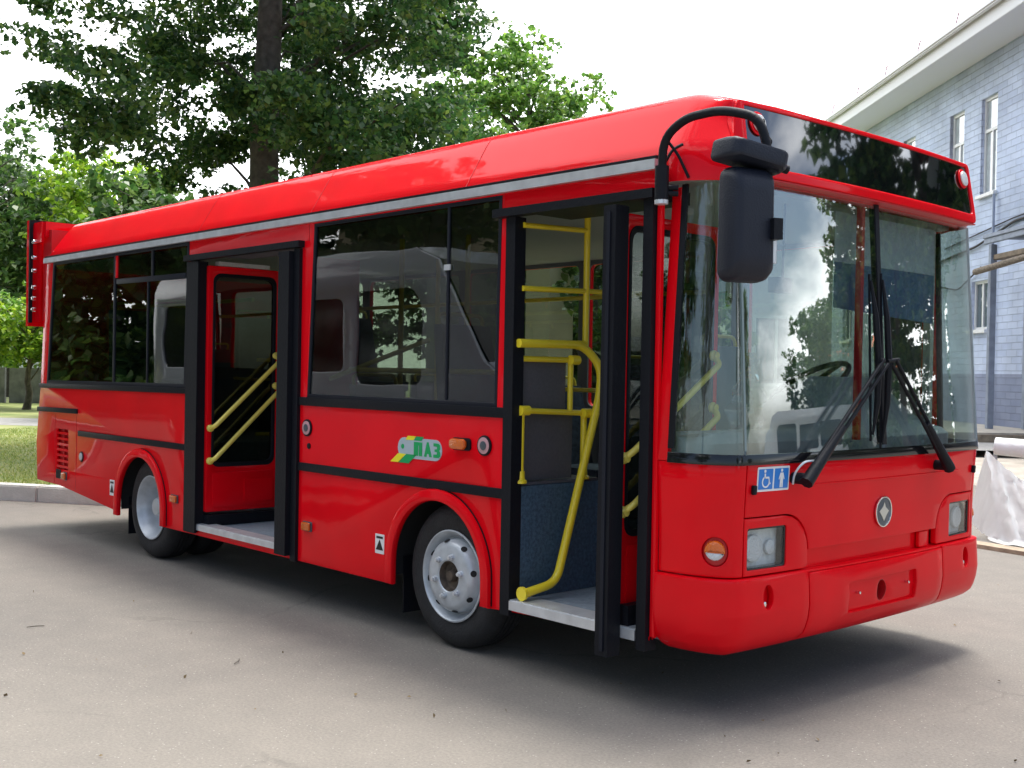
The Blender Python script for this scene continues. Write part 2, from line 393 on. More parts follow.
# kerb line: from the near left of the photo, running behind the bus
K0 = Vector((-9.77, .40)); KD = Vector((.76, .50)).normalized(); KN = Vector((-KD.y, KD.x))
def kpt(s, d): q = K0+KD*s+KN*d; return (q.x, q.y)
big_sheet('lawn', [kpt(-60, .2), kpt(7.4, .2), kpt(7.4, 90), kpt(-60, 90)], .135, GRASS)
def kerb_stone(s0, s1):
    bm = bmesh.new()
    a = [kpt(s0, 0), kpt(s1, 0), kpt(s1, .22), kpt(s0, .22)]
    lo = [bm.verts.new((x, y, -.02)) for x, y in a]; hi = [bm.verts.new((x, y, .165)) for x, y in a]
    bm.faces.new(lo[::-1]); bm.faces.new(hi)
    for i in range(4): bm.faces.new((lo[i], lo[(i+1) % 4], hi[(i+1) % 4], hi[i]))
    return bm
bm = bmesh.new()
for i in range(-10, 7):
    b2 = kerb_stone(i*1.0+.45, i*1.0+1.444); me = bpy.data.meshes.new('t'); b2.to_mesh(me); b2.free(); bm.from_mesh(me); bpy.data.meshes.remove(me)
tag(fin(bm, 'kerb', CONC, None, 30, .015), kind='structure')
# footpath across the lawn (seen at the left edge)
PA, PB = Vector((-25.7, 5.7)), Vector((-24.98, 6.3)); pd = (PB-PA).normalized(); pn = Vector((-pd.y, pd.x))
q = lambda s, d: tuple(PA+pd*s+pn*d)
big_sheet('footpath', [q(-30, -3.1), q(40, -3.1), q(40, -.1), q(-30, -.1)], .139, PATH)

# ---- right-hand brick building frame of reference
AZ = R(139.3); BD = Vector((math.cos(AZ), math.sin(AZ))); BR = Vector((BD.y, -BD.x)); BC = Vector((2.8045, -3.7774))
def bpt(s, d, z): q = BC+BD*s+BR*d; return Vector((q.x, q.y, z))
big_sheet('dusty_yard', [bpt(19.6, 6.3, 0)[:2], bpt(23.6, 9.9, 0)[:2], bpt(23.6, 40, 0)[:2], bpt(9, 40, 0)[:2], bpt(9.0, 8.0, 0)[:2]], .004, DIRT)
STEP = mat('pavement_slab', (.46, .42, .36), .9, noise=(4, .2), bump=(40, .4))
WOOD = mat('old_wood', (.30, .24, .17), .85, noise=(9, .3), bump=(50, .5))

def rotmesh(bm):   # building-local (s, d, z) -> world
    for v in bm.verts: v.co = bpt(v.co.x, v.co.y, v.co.z)
    bmesh.ops.recalc_face_normals(bm, faces=bm.faces); return bm
bm = bmesh.new(); box(bm, 24.0, 70, 10.2, 12.9, -.1, .34)
tag(fin(rotmesh(bm), 'raised_pavement', STEP, None, 30, .01), kind='structure')
def brick_mat():
    M = mat('painted_brick', (.4, .45, .6), .75); n = M.node_tree.nodes; l = M.node_tree.links; b = n['Principled BSDF']
    t = n.new('ShaderNodeTexCoord'); br = n.new('ShaderNodeTexBrick')
    br.inputs['Scale'].default_value = 1.; br.inputs['Brick Width'].default_value = .52; br.inputs['Row Height'].default_value = .17
    br.inputs['Mortar Size'].default_value = .010; br.inputs['Mortar Smooth'].default_value = .6
    br.inputs['Color1'].default_value = (.54, .62, .80, 1); br.inputs['Color2'].default_value = (.46, .54, .73, 1); br.inputs['Mortar'].default_value = (.42, .48, .63, 1)
    l.new(t.outputs['UV'], br.inputs['Vector'])
    z = n.new('ShaderNodeTexNoise'); z.inputs['Scale'].default_value = .8; z.inputs['Detail'].default_value = 6; l.new(t.outputs['UV'], z.inputs['Vector'])
    mr = n.new('ShaderNodeMapRange'); mr.inputs[1].default_value = .3; mr.inputs[2].default_value = .7; mr.inputs[3].default_value = .80; mr.inputs[4].default_value = 1.16; l.new(z.outputs[0], mr.inputs[0])
    s = n.new('ShaderNodeVectorMath'); s.operation = 'SCALE'; l.new(br.outputs[0], s.inputs[0]); l.new(mr.outputs[0], s.inputs['Scale'])
    # darker painted dado below 1.6 m
    sp = n.new('ShaderNodeSeparateXYZ'); l.new(t.outputs['UV'], sp.inputs[0]); lt = n.new('ShaderNodeMath'); lt.operation = 'LESS_THAN'; lt.inputs[1].default_value = 1.62; l.new(sp.outputs[1], lt.inputs[0])
    dk = n.new('ShaderNodeVectorMath'); dk.operation = 'MULTIPLY'; dk.inputs[1].default_value = (.50, .50, .54); l.new(s.outputs[0], dk.inputs[0])
    mx = n.new('ShaderNodeMix'); mx.data_type = 'RGBA'; l.new(lt.outputs[0], mx.inputs[0]); l.new(s.outputs[0], mx.inputs[6]); l.new(dk.outputs[0], mx.inputs[7])
    l.new(mx.outputs[2], b.inputs['Base Color'])
    bp = n.new('ShaderNodeBump'); bp.inputs['Strength'].default_value = .8; bp.inputs['Distance'].default_value = .03; bp.invert = True
    l.new(br.outputs['Fac'], bp.inputs['Height']); l.new(bp.outputs[0], b.inputs['Normal'])
    return M
BRICK = brick_mat(); WFRAME = mat('white_frame', (.78, .79, .80), .5, noise=(5, .05)); SOFFIT = mat('white_soffit', (.74, .75, .78), .6)
ROOFR = mat('dark_red_roof', (.10, .02, .025), .6); PANE = mat('window_pane', (.10, .13, .15), .05, spec=.9)
CURT = mat('curtained_pane', (.42, .47, .50), .12, coat=1., noise=(3, .2))
def wall_with_holes(name, parent, s0, s1, z0, z1, holes, d, thick, mt, tf=bpt):
    bm = plate_bm([[(s0, z0), (s1, z0), (s1, z1), (s0, z1)]]+[rrect(a, b, c, e, 0) for a, b, c, e in holes], thick, 0)
    uv = bm.loops.layers.uv.verify()
    for f in bm.faces:
        for lp in f.loops: lp[uv].uv = (lp.vert.co.x + (lp.vert.co.z if abs(f.normal.x) > .5 else 0), lp.vert.co.y)
    for v in bm.verts: v.co = tf(v.co.x, d+v.co.z+thick/2, v.co.y)
    bmesh.ops.recalc_face_normals(bm, faces=bm.faces); return fin(bm, name, mt, parent, 0)
bld = empty('brick_building', bpt(28, 12.9, 0), 'pale blue painted brick two-storey building with white eaves on the right', 'building')
def toparent(o, p):
    o.parent = p; o.matrix_parent_inverse = p.matrix_basis.inverted() if False else Matrix.LocRotScale(p.location, p.rotation_euler, p.scale).inverted(); return o
wins = []
for s in (28.06, 30.0, 33.4, 35.3, 38.7, 40.6, 44, 46, 50, 52, 22.7, 24.6): wins.append((s, s+.92, 6.2, 8.68))
for s in (28.4, 33.6, 38.8, 44.2, 50, 22.9): wins.append((s, s+.95, 2.75, 4.02))
toparent(wall_with_holes('wall', None, 14, 70, -.1, 9.75, wins, 12.9, .3, BRICK), bld)
bm = bmesh.new(); box(bm, 14, 70, 13.2, 24, -.1, 9.7); toparent(fin(rotmesh(bm), 'building_core', SOFFIT, None, 0), bld)
bm = bmesh.new(); box(bm, 13.5, 70.5, 11.75, 12.898, 9.72, 9.80); box(bm, 13.5, 70.5, 11.70, 11.78, 9.66, 10.06); toparent(fin(rotmesh(bm), 'eaves', SOFFIT, None, 30, .01), bld)
bm = bmesh.new(); box(bm, 13.5, 70.5, 11.50, 11.68, 9.98, 10.14); toparent(fin(rotmesh(bm), 'gutter', SOFFIT, None, 30, .04), bld)
bm = bmesh.new()
v = [bm.verts.new(c) for c in ((13.4, 11.6, 10.15), (70.6, 11.6, 10.15), (70.6, 18.5, 12.0), (13.4, 18.5, 12.0), (13.4, 24.5, 10.15), (70.6, 24.5, 10.15))]
bm.faces.new((v[0], v[1], v[2], v[3])); bm.faces.new((v[3], v[2], v[5], v[4])); bm.faces.new((v[0], v[3], v[4])); bm.faces.new((v[1], v[5], v[2]))
toparent(fin(rotmesh(bm), 'roof', ROOFR, None, 0), bld)
for (a, b, c, e) in wins:
    tall = e-c > 2
    bm = bmesh.new(); y0, y1 = 12.99, 13.08; t = .075
    box(bm, a, a+t, y0, y1, c, e); box(bm, b-t, b, y0, y1, c, e); box(bm, a+t, b-t, y0, y1, c, c+t); box(bm, a+t, b-t, y0, y1, e-t, e)
    if tall: box(bm, a+t, b-t, y0, y1, e-.88, e-.80); box(bm, a+.42, a+.48, y0+.004, y1-.004, c+t, e-.88)
    else: box(bm, a+.44, a+.51, y0+.004, y1-.004, c+t, e-t)
    fr = fin(rotmesh(bm), 'window', WFRAME, None, 30); toparent(fr, bld)
    bm = bmesh.new(); box(bm, a+t*.5, b-t*.5, 13.03, 13.04, c+.03, e-.03); pn_ = fin(rotmesh(bm), 'pane', CURT if tall else PANE, None, 0)
    pn_.parent = fr; pn_.matrix_parent_inverse = Matrix.LocRotScale(bld.location, None, None).inverted() @ Matrix() if False else Matrix()
    bm = bmesh.new(); box(bm, a-.07, b+.07, 12.80, 12.99, c-.09, c); sl = fin(rotmesh(bm), 'sill', WFRAME, None, 30, .01); sl.parent = fr
# children of a part whose parent matrices cancel out stay in world coordinates
def pipe(name, pts, r, mt, parent): 
    bm = bmesh.new(); tube(bm, [bpt(*p) for p in pts], r, 8, .2); return toparent(fin(bm, name, mt, None, 50), parent)
PIPE = mat('pipe_blue', (.34, .39, .52), .6); CABLE = mat('cable_black', (.03, .03, .035), .7)
pipe('drain_pipe', [(27.95, 12.8, 6.1), (27.95, 12.8, .4)], .035, PIPE, bld)
pipe('cable', [(33, 12.86, 4.6), (31, 12.85, 4.75), (29, 12.84, 4.9), (26.9, 12.85, 5.3), (24, 12.86, 5.35), (20, 12.86, 5.5)], .03, CABLE, bld)
pipe('cable', [(33, 12.86, 3.9), (31.4, 12.80, 4.05), (30, 12.82, 3.85), (28.7, 12.85, 4.35)], .02, CABLE, bld)
pipe('cable', [(31, 12.86, 5.05), (27, 12.85, 5.38), (20, 12.86, 5.6)], .018, CABLE, bld)
# roof snow guard: thin rail on posts
bm = bmesh.new()
for s in (26, 28.5, 31, 33.5, 36, 38.5): tube(bm, [bpt(s, 11.9, 10.15), bpt(s, 12.05, 10.75)], .02, 5)
tube(bm, [bpt(24, 12.05, 10.72), bpt(40, 12.05, 10.72)], .012, 5)
toparent(fin(bm, 'roof_rail', mat('rail_faded', (.55, .35, .38), .6), None, 50), bld)
# canopy frame standing before the wall
CANO = mat('canopy_grey', (.25, .29, .37), .6, noise=(6, .15)); CANW = mat('canopy_board', (.22, .17, .12), .8, noise=(8, .3))
cf = empty('canopy_frame', bpt(25, 11.9, .34), 'tall grey steel canopy frame on posts before the blue brick wall', 'canopy')
for (a, d) in ((25.9, 11.9), (21.5, 11.9), (25.9, 12.75)):
    bm = bmesh.new(); box(bm, a, a+.14, d-.07, d+.07, .34, 4.6); toparent(fin(rotmesh(bm), 'post', CANO, None, 30, .01), cf)
bm = bmesh.new(); box(bm, 21, 26.2, 11.75, 12.86, 4.75, 4.84); box(bm, 21, 26.2, 11.78, 11.86, 4.62, 4.748); toparent(fin(rotmesh(bm), 'roof_board', CANO, None, 30, .01), cf)
bm = bmesh.new(); box(bm, 21, 26.0, 11.88, 12.86, 4.24, 4.36); toparent(fin(rotmesh(bm), 'beam', CANW, None, 30, .01), cf)
bm = bmesh.new(); tube(bm, [bpt(26.2, 11.6, 3.98), bpt(25.0, 11.55, 4.02), bpt(23.5, 11.6, 4.10), bpt(21.4, 11.6, 4.05)], [.075, .06, .08, .07], 9, .3)
tag(fin(bm, 'wooden_pole', mat('pole_wood', (.22, .18, .14), .9, noise=(20, .4), bump=(60, .9)), None, 60), 'rough wooden pole slung across the canopy frame on the right', 'pole')
# timber edging of the raised pavement and rubble strip
bm = bmesh.new(); box(bm, 23.86, 23.99, 10.0, 30, 0, .30); tag(fin(rotmesh(bm), 'edging_plank', WOOD, None, 30, .01), 'weathered timber plank edging the raised pavement below the blue wall', 'plank')
bm = bmesh.new(); box(bm, 24.0, 24.9, 12.9, 13.0, 0, .1); bm.free()

# ============================================================ TREES
def leaf_mat(name, dark, light, yellow):
    M = bpy.data.materials.new(name); M.use_nodes = True; n = M.node_tree.nodes; l = M.node_tree.links; b = n['Principled BSDF']
    b.inputs['Roughness'].default_value = .42; g = n.new('ShaderNodeNewGeometry'); r = n.new('ShaderNodeValToRGB')
    e = r.color_ramp.elements; e[0].position = 0; e[0].color = (*dark, 1); e[1].position = 1; e[1].color = (*yellow, 1)
    q = e.new(.55); q.color = (*light, 1)
    l.new(g.outputs['Random Per Island'], r.inputs[0]); l.new(r.outputs[0], b.inputs['Base Color'])
    tl = n.new('ShaderNodeBsdfTranslucent'); hs = n.new('ShaderNodeHueSaturation'); hs.inputs['Value'].default_value = 1.5; hs.inputs['Saturation'].default_value = 1.1
    l.new(r.outputs[0], hs.inputs['Color']); l.new(hs.outputs[0], tl.inputs[0]); mx = n.new('ShaderNodeMixShader'); mx.inputs[0].default_value = .38
    l.new(b.outputs[0], mx.inputs[1]); l.new(tl.outputs[0], mx.inputs[2]); l.new(mx.outputs[0], n['Material Output'].inputs['Surface'])
    return M
LEAF_D = leaf_mat('leaf_linden', (.028, .075, .026), (.062, .140, .042), (.16, .24, .06))
LEAF_L = leaf_mat('leaf_light', (.07, .16, .035), (.14, .27, .06), (.28, .40, .10))
LEAF_Y = leaf_mat('leaf_yellow', (.10, .20, .03), (.20, .34, .05), (.40, .50, .08))
LEAF_M = leaf_mat('leaf_mid', (.03, .075, .022), (.07, .14, .04), (.15, .22, .07))
BARK = mat('bark', (.10, .085, .070), .95, noise=(9, .35), bump=(14, 1.))
def leaf_mesh(name, C, size, droop=.5, seed=0, aspect=.75):
    """C: (n,3) leaf centres -> one mesh of folded leaf quads"""
    rg = np.random.RandomState(seed); n = len(C)
    a = rg.uniform(0, 2*np.pi, n); tl = rg.normal(-droop, .5, n)
    ax = np.stack([np.cos(a)*np.cos(tl), np.sin(a)*np.cos(tl), np.sin(tl)], 1)
    up = rg.normal(0, .45, (n, 3)); up[:, 2] += 1
    sd_ = np.cross(ax, up); sd_ /= np.linalg.norm(sd_, axis=1)[:, None]+1e-9
    nr = np.cross(sd_, ax)
    s = (size*rg.uniform(.6, 1.3, n))[:, None]
    p0 = C-ax*s*.5; p2 = C+ax*s*.5; pm = C-ax*s*.06+nr*s*.0
    p1 = pm+sd_*s*.5*aspect+nr*s*.12; p3 = pm-sd_*s*.5*aspect+nr*s*.12
    V = np.stack([p0, p1, p2, p3], 1).reshape(-1, 3).astype(np.float32)
    me = bpy.data.meshes.new(name); me.vertices.add(4*n); me.vertices.foreach_set('co', V.ravel())
    me.loops.add(4*n); me.loops.foreach_set('vertex_index', np.arange(4*n, dtype=np.int32))
    me.polygons.add(n); me.polygons.foreach_set('loop_start', np.arange(0, 4*n, 4, dtype=np.int32)); me.polygons.foreach_set('loop_total', np.full(n, 4, dtype=np.int32))
    me.update(calc_edges=True); return me
def sprays(cl, n, rg, flat=.45):
    """cl: list of (x,y,z,rx,rz) clumps -> leaf points gathered in small twigs inside each clump"""
    out_ = []
    for (x, y, z, rr, rz) in cl:
        nt_ = max(4, int(n/9))
        t = rg.normal(0, .5, (nt_, 3)); ln = np.linalg.norm(t, axis=1)[:, None]; t = t/np.maximum(ln, 1)
        t *= np.array([rr, rr, rz]); t[:, 2] -= .35*rz*(np.hypot(t[:, 0], t[:, 1])/rr)**1.5
        k = rg.normal(0, 1, (nt_, 9, 3))*np.array([.13, .13, .07])*rr*1.0
        out_.append((t[:, None, :]+k).reshape(-1, 3)+np.array([x, y, z]))
    return np.concatenate(out_)
def make_tree(name, base, height, trunk_r, clumps, nleaf, leaf, mt, label, group=None, limbs=True, seed=1, trunk_top=None, lean=(0, 0), cat='tree'):
    """base world; clumps relative to base"""
    rg = np.random.RandomState(seed); t = empty(name, base, label, cat, group)
    tt = trunk_top or height*.9
    bm = bmesh.new(); pts = []
    for i in range(9):
        k = i/8; pts.append((lean[0]*k+rg.normal(0, .03)*(i > 0), lean[1]*k+rg.normal(0, .03)*(i > 0), -.1+(tt+.1)*k))
    tube(bm, pts, [trunk_r*1.25]+[trunk_r*(1-.72*(i/8)**1.2) for i in range(1, 9)], 14)
    if limbs:
        for i, c in enumerate(clumps):
            if rg.rand() > (.09 if len(clumps) > 150 else .4): continue
            z0 = max(tt*.18, min(tt*.95, c[2]-.35*math.hypot(c[0], c[1])-rg.rand()*.8)); k = z0/tt
            p0 = Vector((lean[0]*k, lean[1]*k, z0)); p3 = Vector(c[:3]); mid_ = p0.lerp(p3, .5)+Vector((0, 0, .14*(p3-p0).length))
            r0_ = min(trunk_r*.30, .008*(p3-p0).length+.015)
            tube(bm, [p0, p0.lerp(mid_, .55)+Vector(rg.normal(0, .05, 3)), mid_, mid_.lerp(p3, .5)+Vector(rg.normal(0, .08, 3)), p3], [r0_, r0_*.8, r0_*.6, r0_*.4, .008], 6, caps=False)
    fin(bm, 'trunk', BARK, t, 60)
    P = sprays(clumps, nleaf, rg)
    link('crown', leaf_mesh('crown', P, leaf, seed=seed), t, mt)
    return t
RH = np.array([r0.x, r0.y, 0]); FH = np.array([math.cos(YAW), math.sin(YAW), 0]); CAMP = np.array([2.8045, -3.7774, 1.466])
def vol_clumps(fn, n, rg, rr=(.5, .9), fl=.5):
    """random clumps inside a crown shape fn(lat, dep, z) in metres relative to the trunk"""
    o = []; tries = 0
    while len(o) < n and tries < n*400:
        tries += 1
        la, de, z = rg.uniform(-8, 8), rg.uniform(-6, 6), rg.uniform(0, 17)
        if fn(la, de, z):
            r = rg.uniform(*rr); v_ = RH*la+FH*de; o.append((v_[0], v_[1], z, r, r*fl))
    return o
# --- the big linden behind the bus
TB = (-14.13, 5.92, .13)
def linden(la, de, z):
    # lower outline of the crown: higher at the left end, hanging down nearer the trunk and on the right
    z = z+.13
    left = interp([(4.4, -1.5), (4.9, -1.9), (5.25, -2.7), (6.0, -2.6), (6.5, -2.1), (7.2, -2.4), (8.5, -2.5), (10, -2.8), (14, -2), (16, -.8)])(z)
    right = interp([(3.2, 2.7), (5.0, 3.5), (6.2, 3.2), (7.0, 3.2), (8.0, 3.5), (11, 3.4), (14, 2), (16, .8)])(z)
    lo = interp([(-3.4, 4.95), (-2.3, 4.6), (-1.9, 3.8), (-1., 3.4), (1, 3.2), (4, 3.3)])(la)
    if z < lo or la < left or la > right or z > 16: return False
    if abs(de) > 3.4: return False
    if abs(la) < 1.1 and de < .5 and z < 9 and not (5.2 < z < 5.9 and la > -.1 and de > -1.2): return False
    return True
rg = np.random.RandomState(3)
cl = vol_clumps(linden, 430, rg, (.42, .75), .55)
cl += [(*(RH*.05-FH*.9)[:2], 5.55, .38, .3), (*(RH*-.25-FH*.8)[:2], 5.7, .34, .25)]
cl += [(*(RH*(-3.35)+FH*.2)[:2], 6.55+.0, .35, .2), (*(RH*(-3.2)-FH*.3)[:2], 5.75, .4, .22), (*(RH*(-2.9)-FH*.3)[:2], 5.0, .4, .22), (*(RH*(-3.5)-FH*.3)[:2], 7.3, .35, .22)]
make_tree('linden_tree', TB, 16, .30, cl, 380, .112, LEAF_D, 'tall dark green linden with a thick bare trunk behind the red bus', limbs=True, seed=5, trunk_top=14, lean=(.25, .22))
# --- other trees seen over the roof and at the left edge
def ball(rx, rz, z0, n, rg, rr=(.6, 1.), low=.0):
    o = []
    while len(o) < n:
        p = rg.uniform(-1, 1, 3)
        if np.linalg.norm(p) > 1 or np.linalg.norm(p) < .35: continue
        r = rg.uniform(*rr); o.append((p[0]*rx, p[1]*rx, z0+p[2]*rz, r, r*.5))
    return o
def at(px, dist, z=0.):
    r = f_+r_*((px-512)/1137.72); h = Vector((r.x, r.y)).normalized(); return (2.8045+h.x*dist, -3.7774+h.y*dist, z)
rg = np.random.RandomState(11)
make_tree('young_tree', at(512, 33), 10.8, .16, ball(2.5, 2.9, 8.5, 110, rg, (.45, .8))+[(0, 0, 10.6, .5, .4), (RH[0]*1.6, RH[1]*1.6, 8.2, .7, .4), (RH[0]*2.2, RH[1]*2.2, 7.2, .6, .4)], 130, .17, LEAF_L, 'light green airy tree showing over the middle of the bus roof', seed=12, lean=(.3, .2))
make_tree('young_tree', at(95, 42), 9, .2, ball(2.2, 2.2, 6.9, 60, rg, (.6, 1.)), 130, .22, LEAF_Y, 'yellow green tree above the rear end of the bus roof', seed=13)
make_tree('young_tree', at(10, 48), 10, .2, ball(3.9, 3.6, 5.6, 110, rg, (.8, 1.3)), 230, .20, LEAF_M, 'mid green leafy tree at the left edge behind the open rear panel', seed=14)
make_tree('young_tree', at(75, 50), 10, .2, ball(3.9, 3.4, 5.4, 100, rg, (.8, 1.3)), 230, .20, LEAF_M, 'mid green tree beyond the rear corner of the bus, right of the leftmost one', seed=15)
make_tree('young_tree', at(-20, 44), 9.0, .15, ball(3.0, 3.8, 7.0, 40, rg, (.6, 1.0)), 60, .24, LEAF_M, 'sparse twiggy tree cut by the left edge of the photo', seed=16)
make_tree('apple_tree', at(26, 35, .13), 3, .11, ball(1.6, 1.0, 2.35, 56, rg, (.4, .65)), 130, .17, LEAF_Y, 'small bright yellow green tree on the lawn at the left edge', seed=17, trunk_top=2.3, lean=(.1, .1))
make_tree('apple_tree', at(-8, 37, .13), 3, .09, ball(1.4, 1.1, 2.5, 46, rg, (.4, .6)), 120, .17, LEAF_L, 'small green lawn tree with a thin trunk, cut by the left edge', seed=18, trunk_top=2.3)
for i, (px, D, zc, lab) in enumerate(((160, 30, 4.2, 'dense green tree hidden low behind the rear of the bus'), (330, 34, 4.6, 'dense green tree seen through the middle bus window'), (440, 38, 4.9, 'dense green tree behind the front half of the bus roof'), (592, 21, 3.2, 'leafy tree seen through the open front door of the bus'), (655, 17, 3.6, 'leafy tree seen through the front corner of the bus'), (700, 40, 4.5, 'distant tree behind the windscreen'))):
    k = 1.0 if D > 20 else .5
    make_tree('bushy_tree', at(px, D, .1), zc*1.4, .14*k+.03, ball(2.6*k, zc*.62*(.8 if D < 20 else 1), zc*.9, 46, rg, (.55*k+.1, .95*k+.1)), 120, .2*k+.05, LEAF_M, lab, seed=30+i)
# concrete fence at the far left
fc = empty('concrete_fence', at(10, 41, .1), 'low grey concrete fence beyond the lawn at the left edge', 'fence')
FD = Vector((RH[0], RH[1])); fx = Vector(at(10, 41)[:2])
for i in range(-5, 9):
    a = fx+FD*(i*2.2); b_ = fx+FD*(i*2.2+2.05); nn = Vector((-FD.y, FD.x))*.06
    bm = bmesh.new(); lo = [(a-nn), (b_-nn), (b_+nn), (a+nn)]
    l0 = [bm.verts.new((p.x, p.y, .0)) for p in lo]; h0 = [bm.verts.new((p.x, p.y, 1.30)) for p in lo]; bm.faces.new(l0[::-1]); bm.faces.new(h0)
    for k in range(4): bm.faces.new((l0[k], l0[(k+1) % 4], h0[(k+1) % 4], h0[k]))
    toparent(fin(bm, 'panel', mat('fence_grey', (.17, .17, .16), .9, noise=(4, .3)) if i == -5 else bpy.data.materials['fence_grey'], None, 0), fc)
# grass blades on the lawn strip in view
rgn = np.random.RandomState(21); N = 90000
S_ = rgn.uniform(-7, 3, N); Dd = rgn.uniform(0, 1, N)**1.3*16+.26
C = np.stack([K0.x+KD.x*S_+KN.x*Dd, K0.y+KD.y*S_+KN.y*Dd, np.full(N, .148)], 1)
ok = ~((np.abs((C[:, 0]-PA.x)*pn.x+(C[:, 1]-PA.y)*pn.y+1.6) < 1.6)); C = C[ok]
tag(link('grass', leaf_mesh('grass', C, .05, droop=-.9, seed=4, aspect=.22), None, leaf_mat('grass_blade', (.15, .22, .045), (.28, .34, .09), (.50, .46, .20))), 'short dry-green grass on the lawn behind the kerb', 'grass', kind='stuff')

# dry leaves and twigs scattered on the asphalt
rgl = np.random.RandomState(77); C = []
for _ in range(70):
    a_ = R(137.5+rgl.uniform(-27, 27)); dd_ = rgl.uniform(2.2, 11); x = 2.8+dd_*math.cos(a_); y = -3.78+dd_*math.sin(a_)
    C.append((x, y, .008))
tag(link('leaf_litter', leaf_mesh('leaf_litter', np.array(C), .02, droop=0, seed=9), None, mat('dry_leaf', (.17, .12, .06), .9)), 'tiny dry leaves scattered over the asphalt', 'leaf litter', kind='stuff')
for i, (x, y, a_, ln) in enumerate(((-2.2, -1.0, 2.2, .10), (-3.6, -1.5, 1.1, .09), (.1, -1.6, .7, .07))):
    bm = bmesh.new(); tube(bm, [(x, y, .008), (x+ln*.5*math.cos(a_), y+ln*.5*math.sin(a_), .012), (x+ln*math.cos(a_+.2), y+ln*math.sin(a_+.2), .008)], .0025, 5)
    tag(fin(bm, 'twig', BARK, None, 60), 'thin dry twig lying on the open asphalt before the bus', 'twig', 'dry twigs on the asphalt')

# ============================================================ buildings beyond and behind
def facing_building(name, px, D, wid, h, dep, wallm, roofm, wl, label, roofh=1.2, rot=0.):
    """simple building facing the camera: wl = windows (x0,x1,z0,z1)"""
    c = at(px, D); e_ = empty(name, (c[0], c[1], 0), label, 'building', rz=YAW-math.pi/2+rot)
    bm = plate_bm([[(-wid/2, -.1), (wid/2, -.1), (wid/2, h), (-wid/2, h)]]+[rrect(a, b, z0, z1, 0) for a, b, z0, z1 in wl], .3, 0)
    xf(bm, lambda p: Vector((p.x, .15+p.z, p.y))); fin(bm, 'wall', wallm, e_, 0)
    bm = bmesh.new(); box(bm, -wid/2, wid/2, .31, dep, -.1, h-.01); fin(bm, 'building_core', wallm, e_, 0)
    bm = bmesh.new(); o_ = .4
    v = [bm.verts.new(q) for q in ((-wid/2-o_, -o_, h), (wid/2+o_, -o_, h), (wid/2+o_, dep+o_, h), (-wid/2-o_, dep+o_, h), (-wid/2-o_, dep/2, h+roofh), (wid/2+o_, dep/2, h+roofh))]
    for q in ((0, 1, 5, 4), (3, 4, 5, 2), (0, 4, 3), (1, 2, 5), (0, 3, 2, 1)): bm.faces.new([v[i] for i in q])
    fin(bm, 'roof', roofm, e_, 0)
    for a, b, z0, z1 in wl:
        t = .07; bm = bmesh.new()
        box(bm, a, a+t, .02, .12, z0, z1); box(bm, b-t, b, .02, .12, z0, z1); box(bm, a+t, b-t, .02, .12, z0, z0+t); box(bm, a+t, b-t, .02, .12, z1-t, z1)
        box(bm, (a+b)/2-.03, (a+b)/2+.03, .03, .11, z0+t, z1-t)
        w_ = fin(bm, 'window', WFRAME, e_, 0); bm = bmesh.new(); box(bm, a+.03, b-.03, .08, .09, z0+.03, z1-.03); fin(bm, 'pane', PANE, w_, 0)
    return e_
CRM = mat('cream_render', (.62, .56, .46), .85, noise=(3, .1)); PALE = mat('pale_render', (.58, .58, .56), .85, noise=(2, .1))
facing_building('low_building', 628, 24, 8.5, 4.2, 6, PALE, ROOFR, [(-2.6, -1.4, 1.3, 2.8), (.1, 1.1, 1.25, 2.75), (2.6, 3.6, 1.25, 2.75)], 'pale low building with a white barred window seen through the front door', .8)
bm = bmesh.new(); c = at(548, 19)
box(bm, c[0]-.28, c[0]+.28, c[1]-.28, c[1]+.28, 0, 4.1); box(bm, c[0]-.36, c[0]+.36, c[1]-.36, c[1]+.36, 4.1, 4.25); box(bm, c[0]-.34, c[0]+.34, c[1]-.34, c[1]+.34, 0, .4)
tag(fin(bm, 'gate_pillar', CRM, None, 0), 'cream rendered pillar seen through the open front door of the bus', 'pillar')
facing_building('distant_house', 40, 75, 22, 9.5, 10, PALE, mat('pink_roof', (.42, .20, .18), .8, noise=(4, .15)), [(-8, -6.5, 5, 7), (-4, -2.5, 5, 7), (0, 1.5, 5, 7), (4, 5.5, 5, 7)], 'distant pale house with a faded pink roof behind the trees at the left', 2.6)
# behind the camera, mirrored in the glass: house with an orange roof, trees, a grey minibus
OR = mat('orange_roof', (.62, .16, .07), .75, noise=(5, .12))
def house(name, loc, rz, wid, h, dep, wm, rm, rh, label, wl):
    e_ = facing_building(name, 512, 10, wid, h, dep, wm, rm, wl, label, rh); e_.location = loc; e_.rotation_euler = (0, 0, rz); return e_
house('tiled_house', (25.5, 42, 0), R(-32), 8, 4.6, 7, PALE, OR, 2.0, 'pale house with an orange roof mirrored in the windscreen', [(-4, -2.6, 1.2, 2.8), (-1, .4, 1.2, 2.8), (2.4, 3.8, 1.2, 2.8)])
STR = mat('beige_render', (.50, .42, .30), .85, noise=(3, .1))
house('beige_house', (-22, -22, 0), R(140), 16, 7.5, 8, STR, ROOFR, 2.2, 'beige house with two rows of windows mirrored in the middle bus window', [(-6+i*3.2, -4.6+i*3.2, z0, z0+1.5) for i in range(4) for z0 in (1.4, 4.8)])
rg = np.random.RandomState(51)
proto = make_tree('garden_tree', (8.6, 18.5, 0), 9, .2, ball(2.9, 3.5, 6.2, 90, rg, (.6, 1.)), 130, .24, LEAF_D, 'dark tree before the windscreen, mirrored in its right half', 'trees mirrored in the bus glass', seed=52)
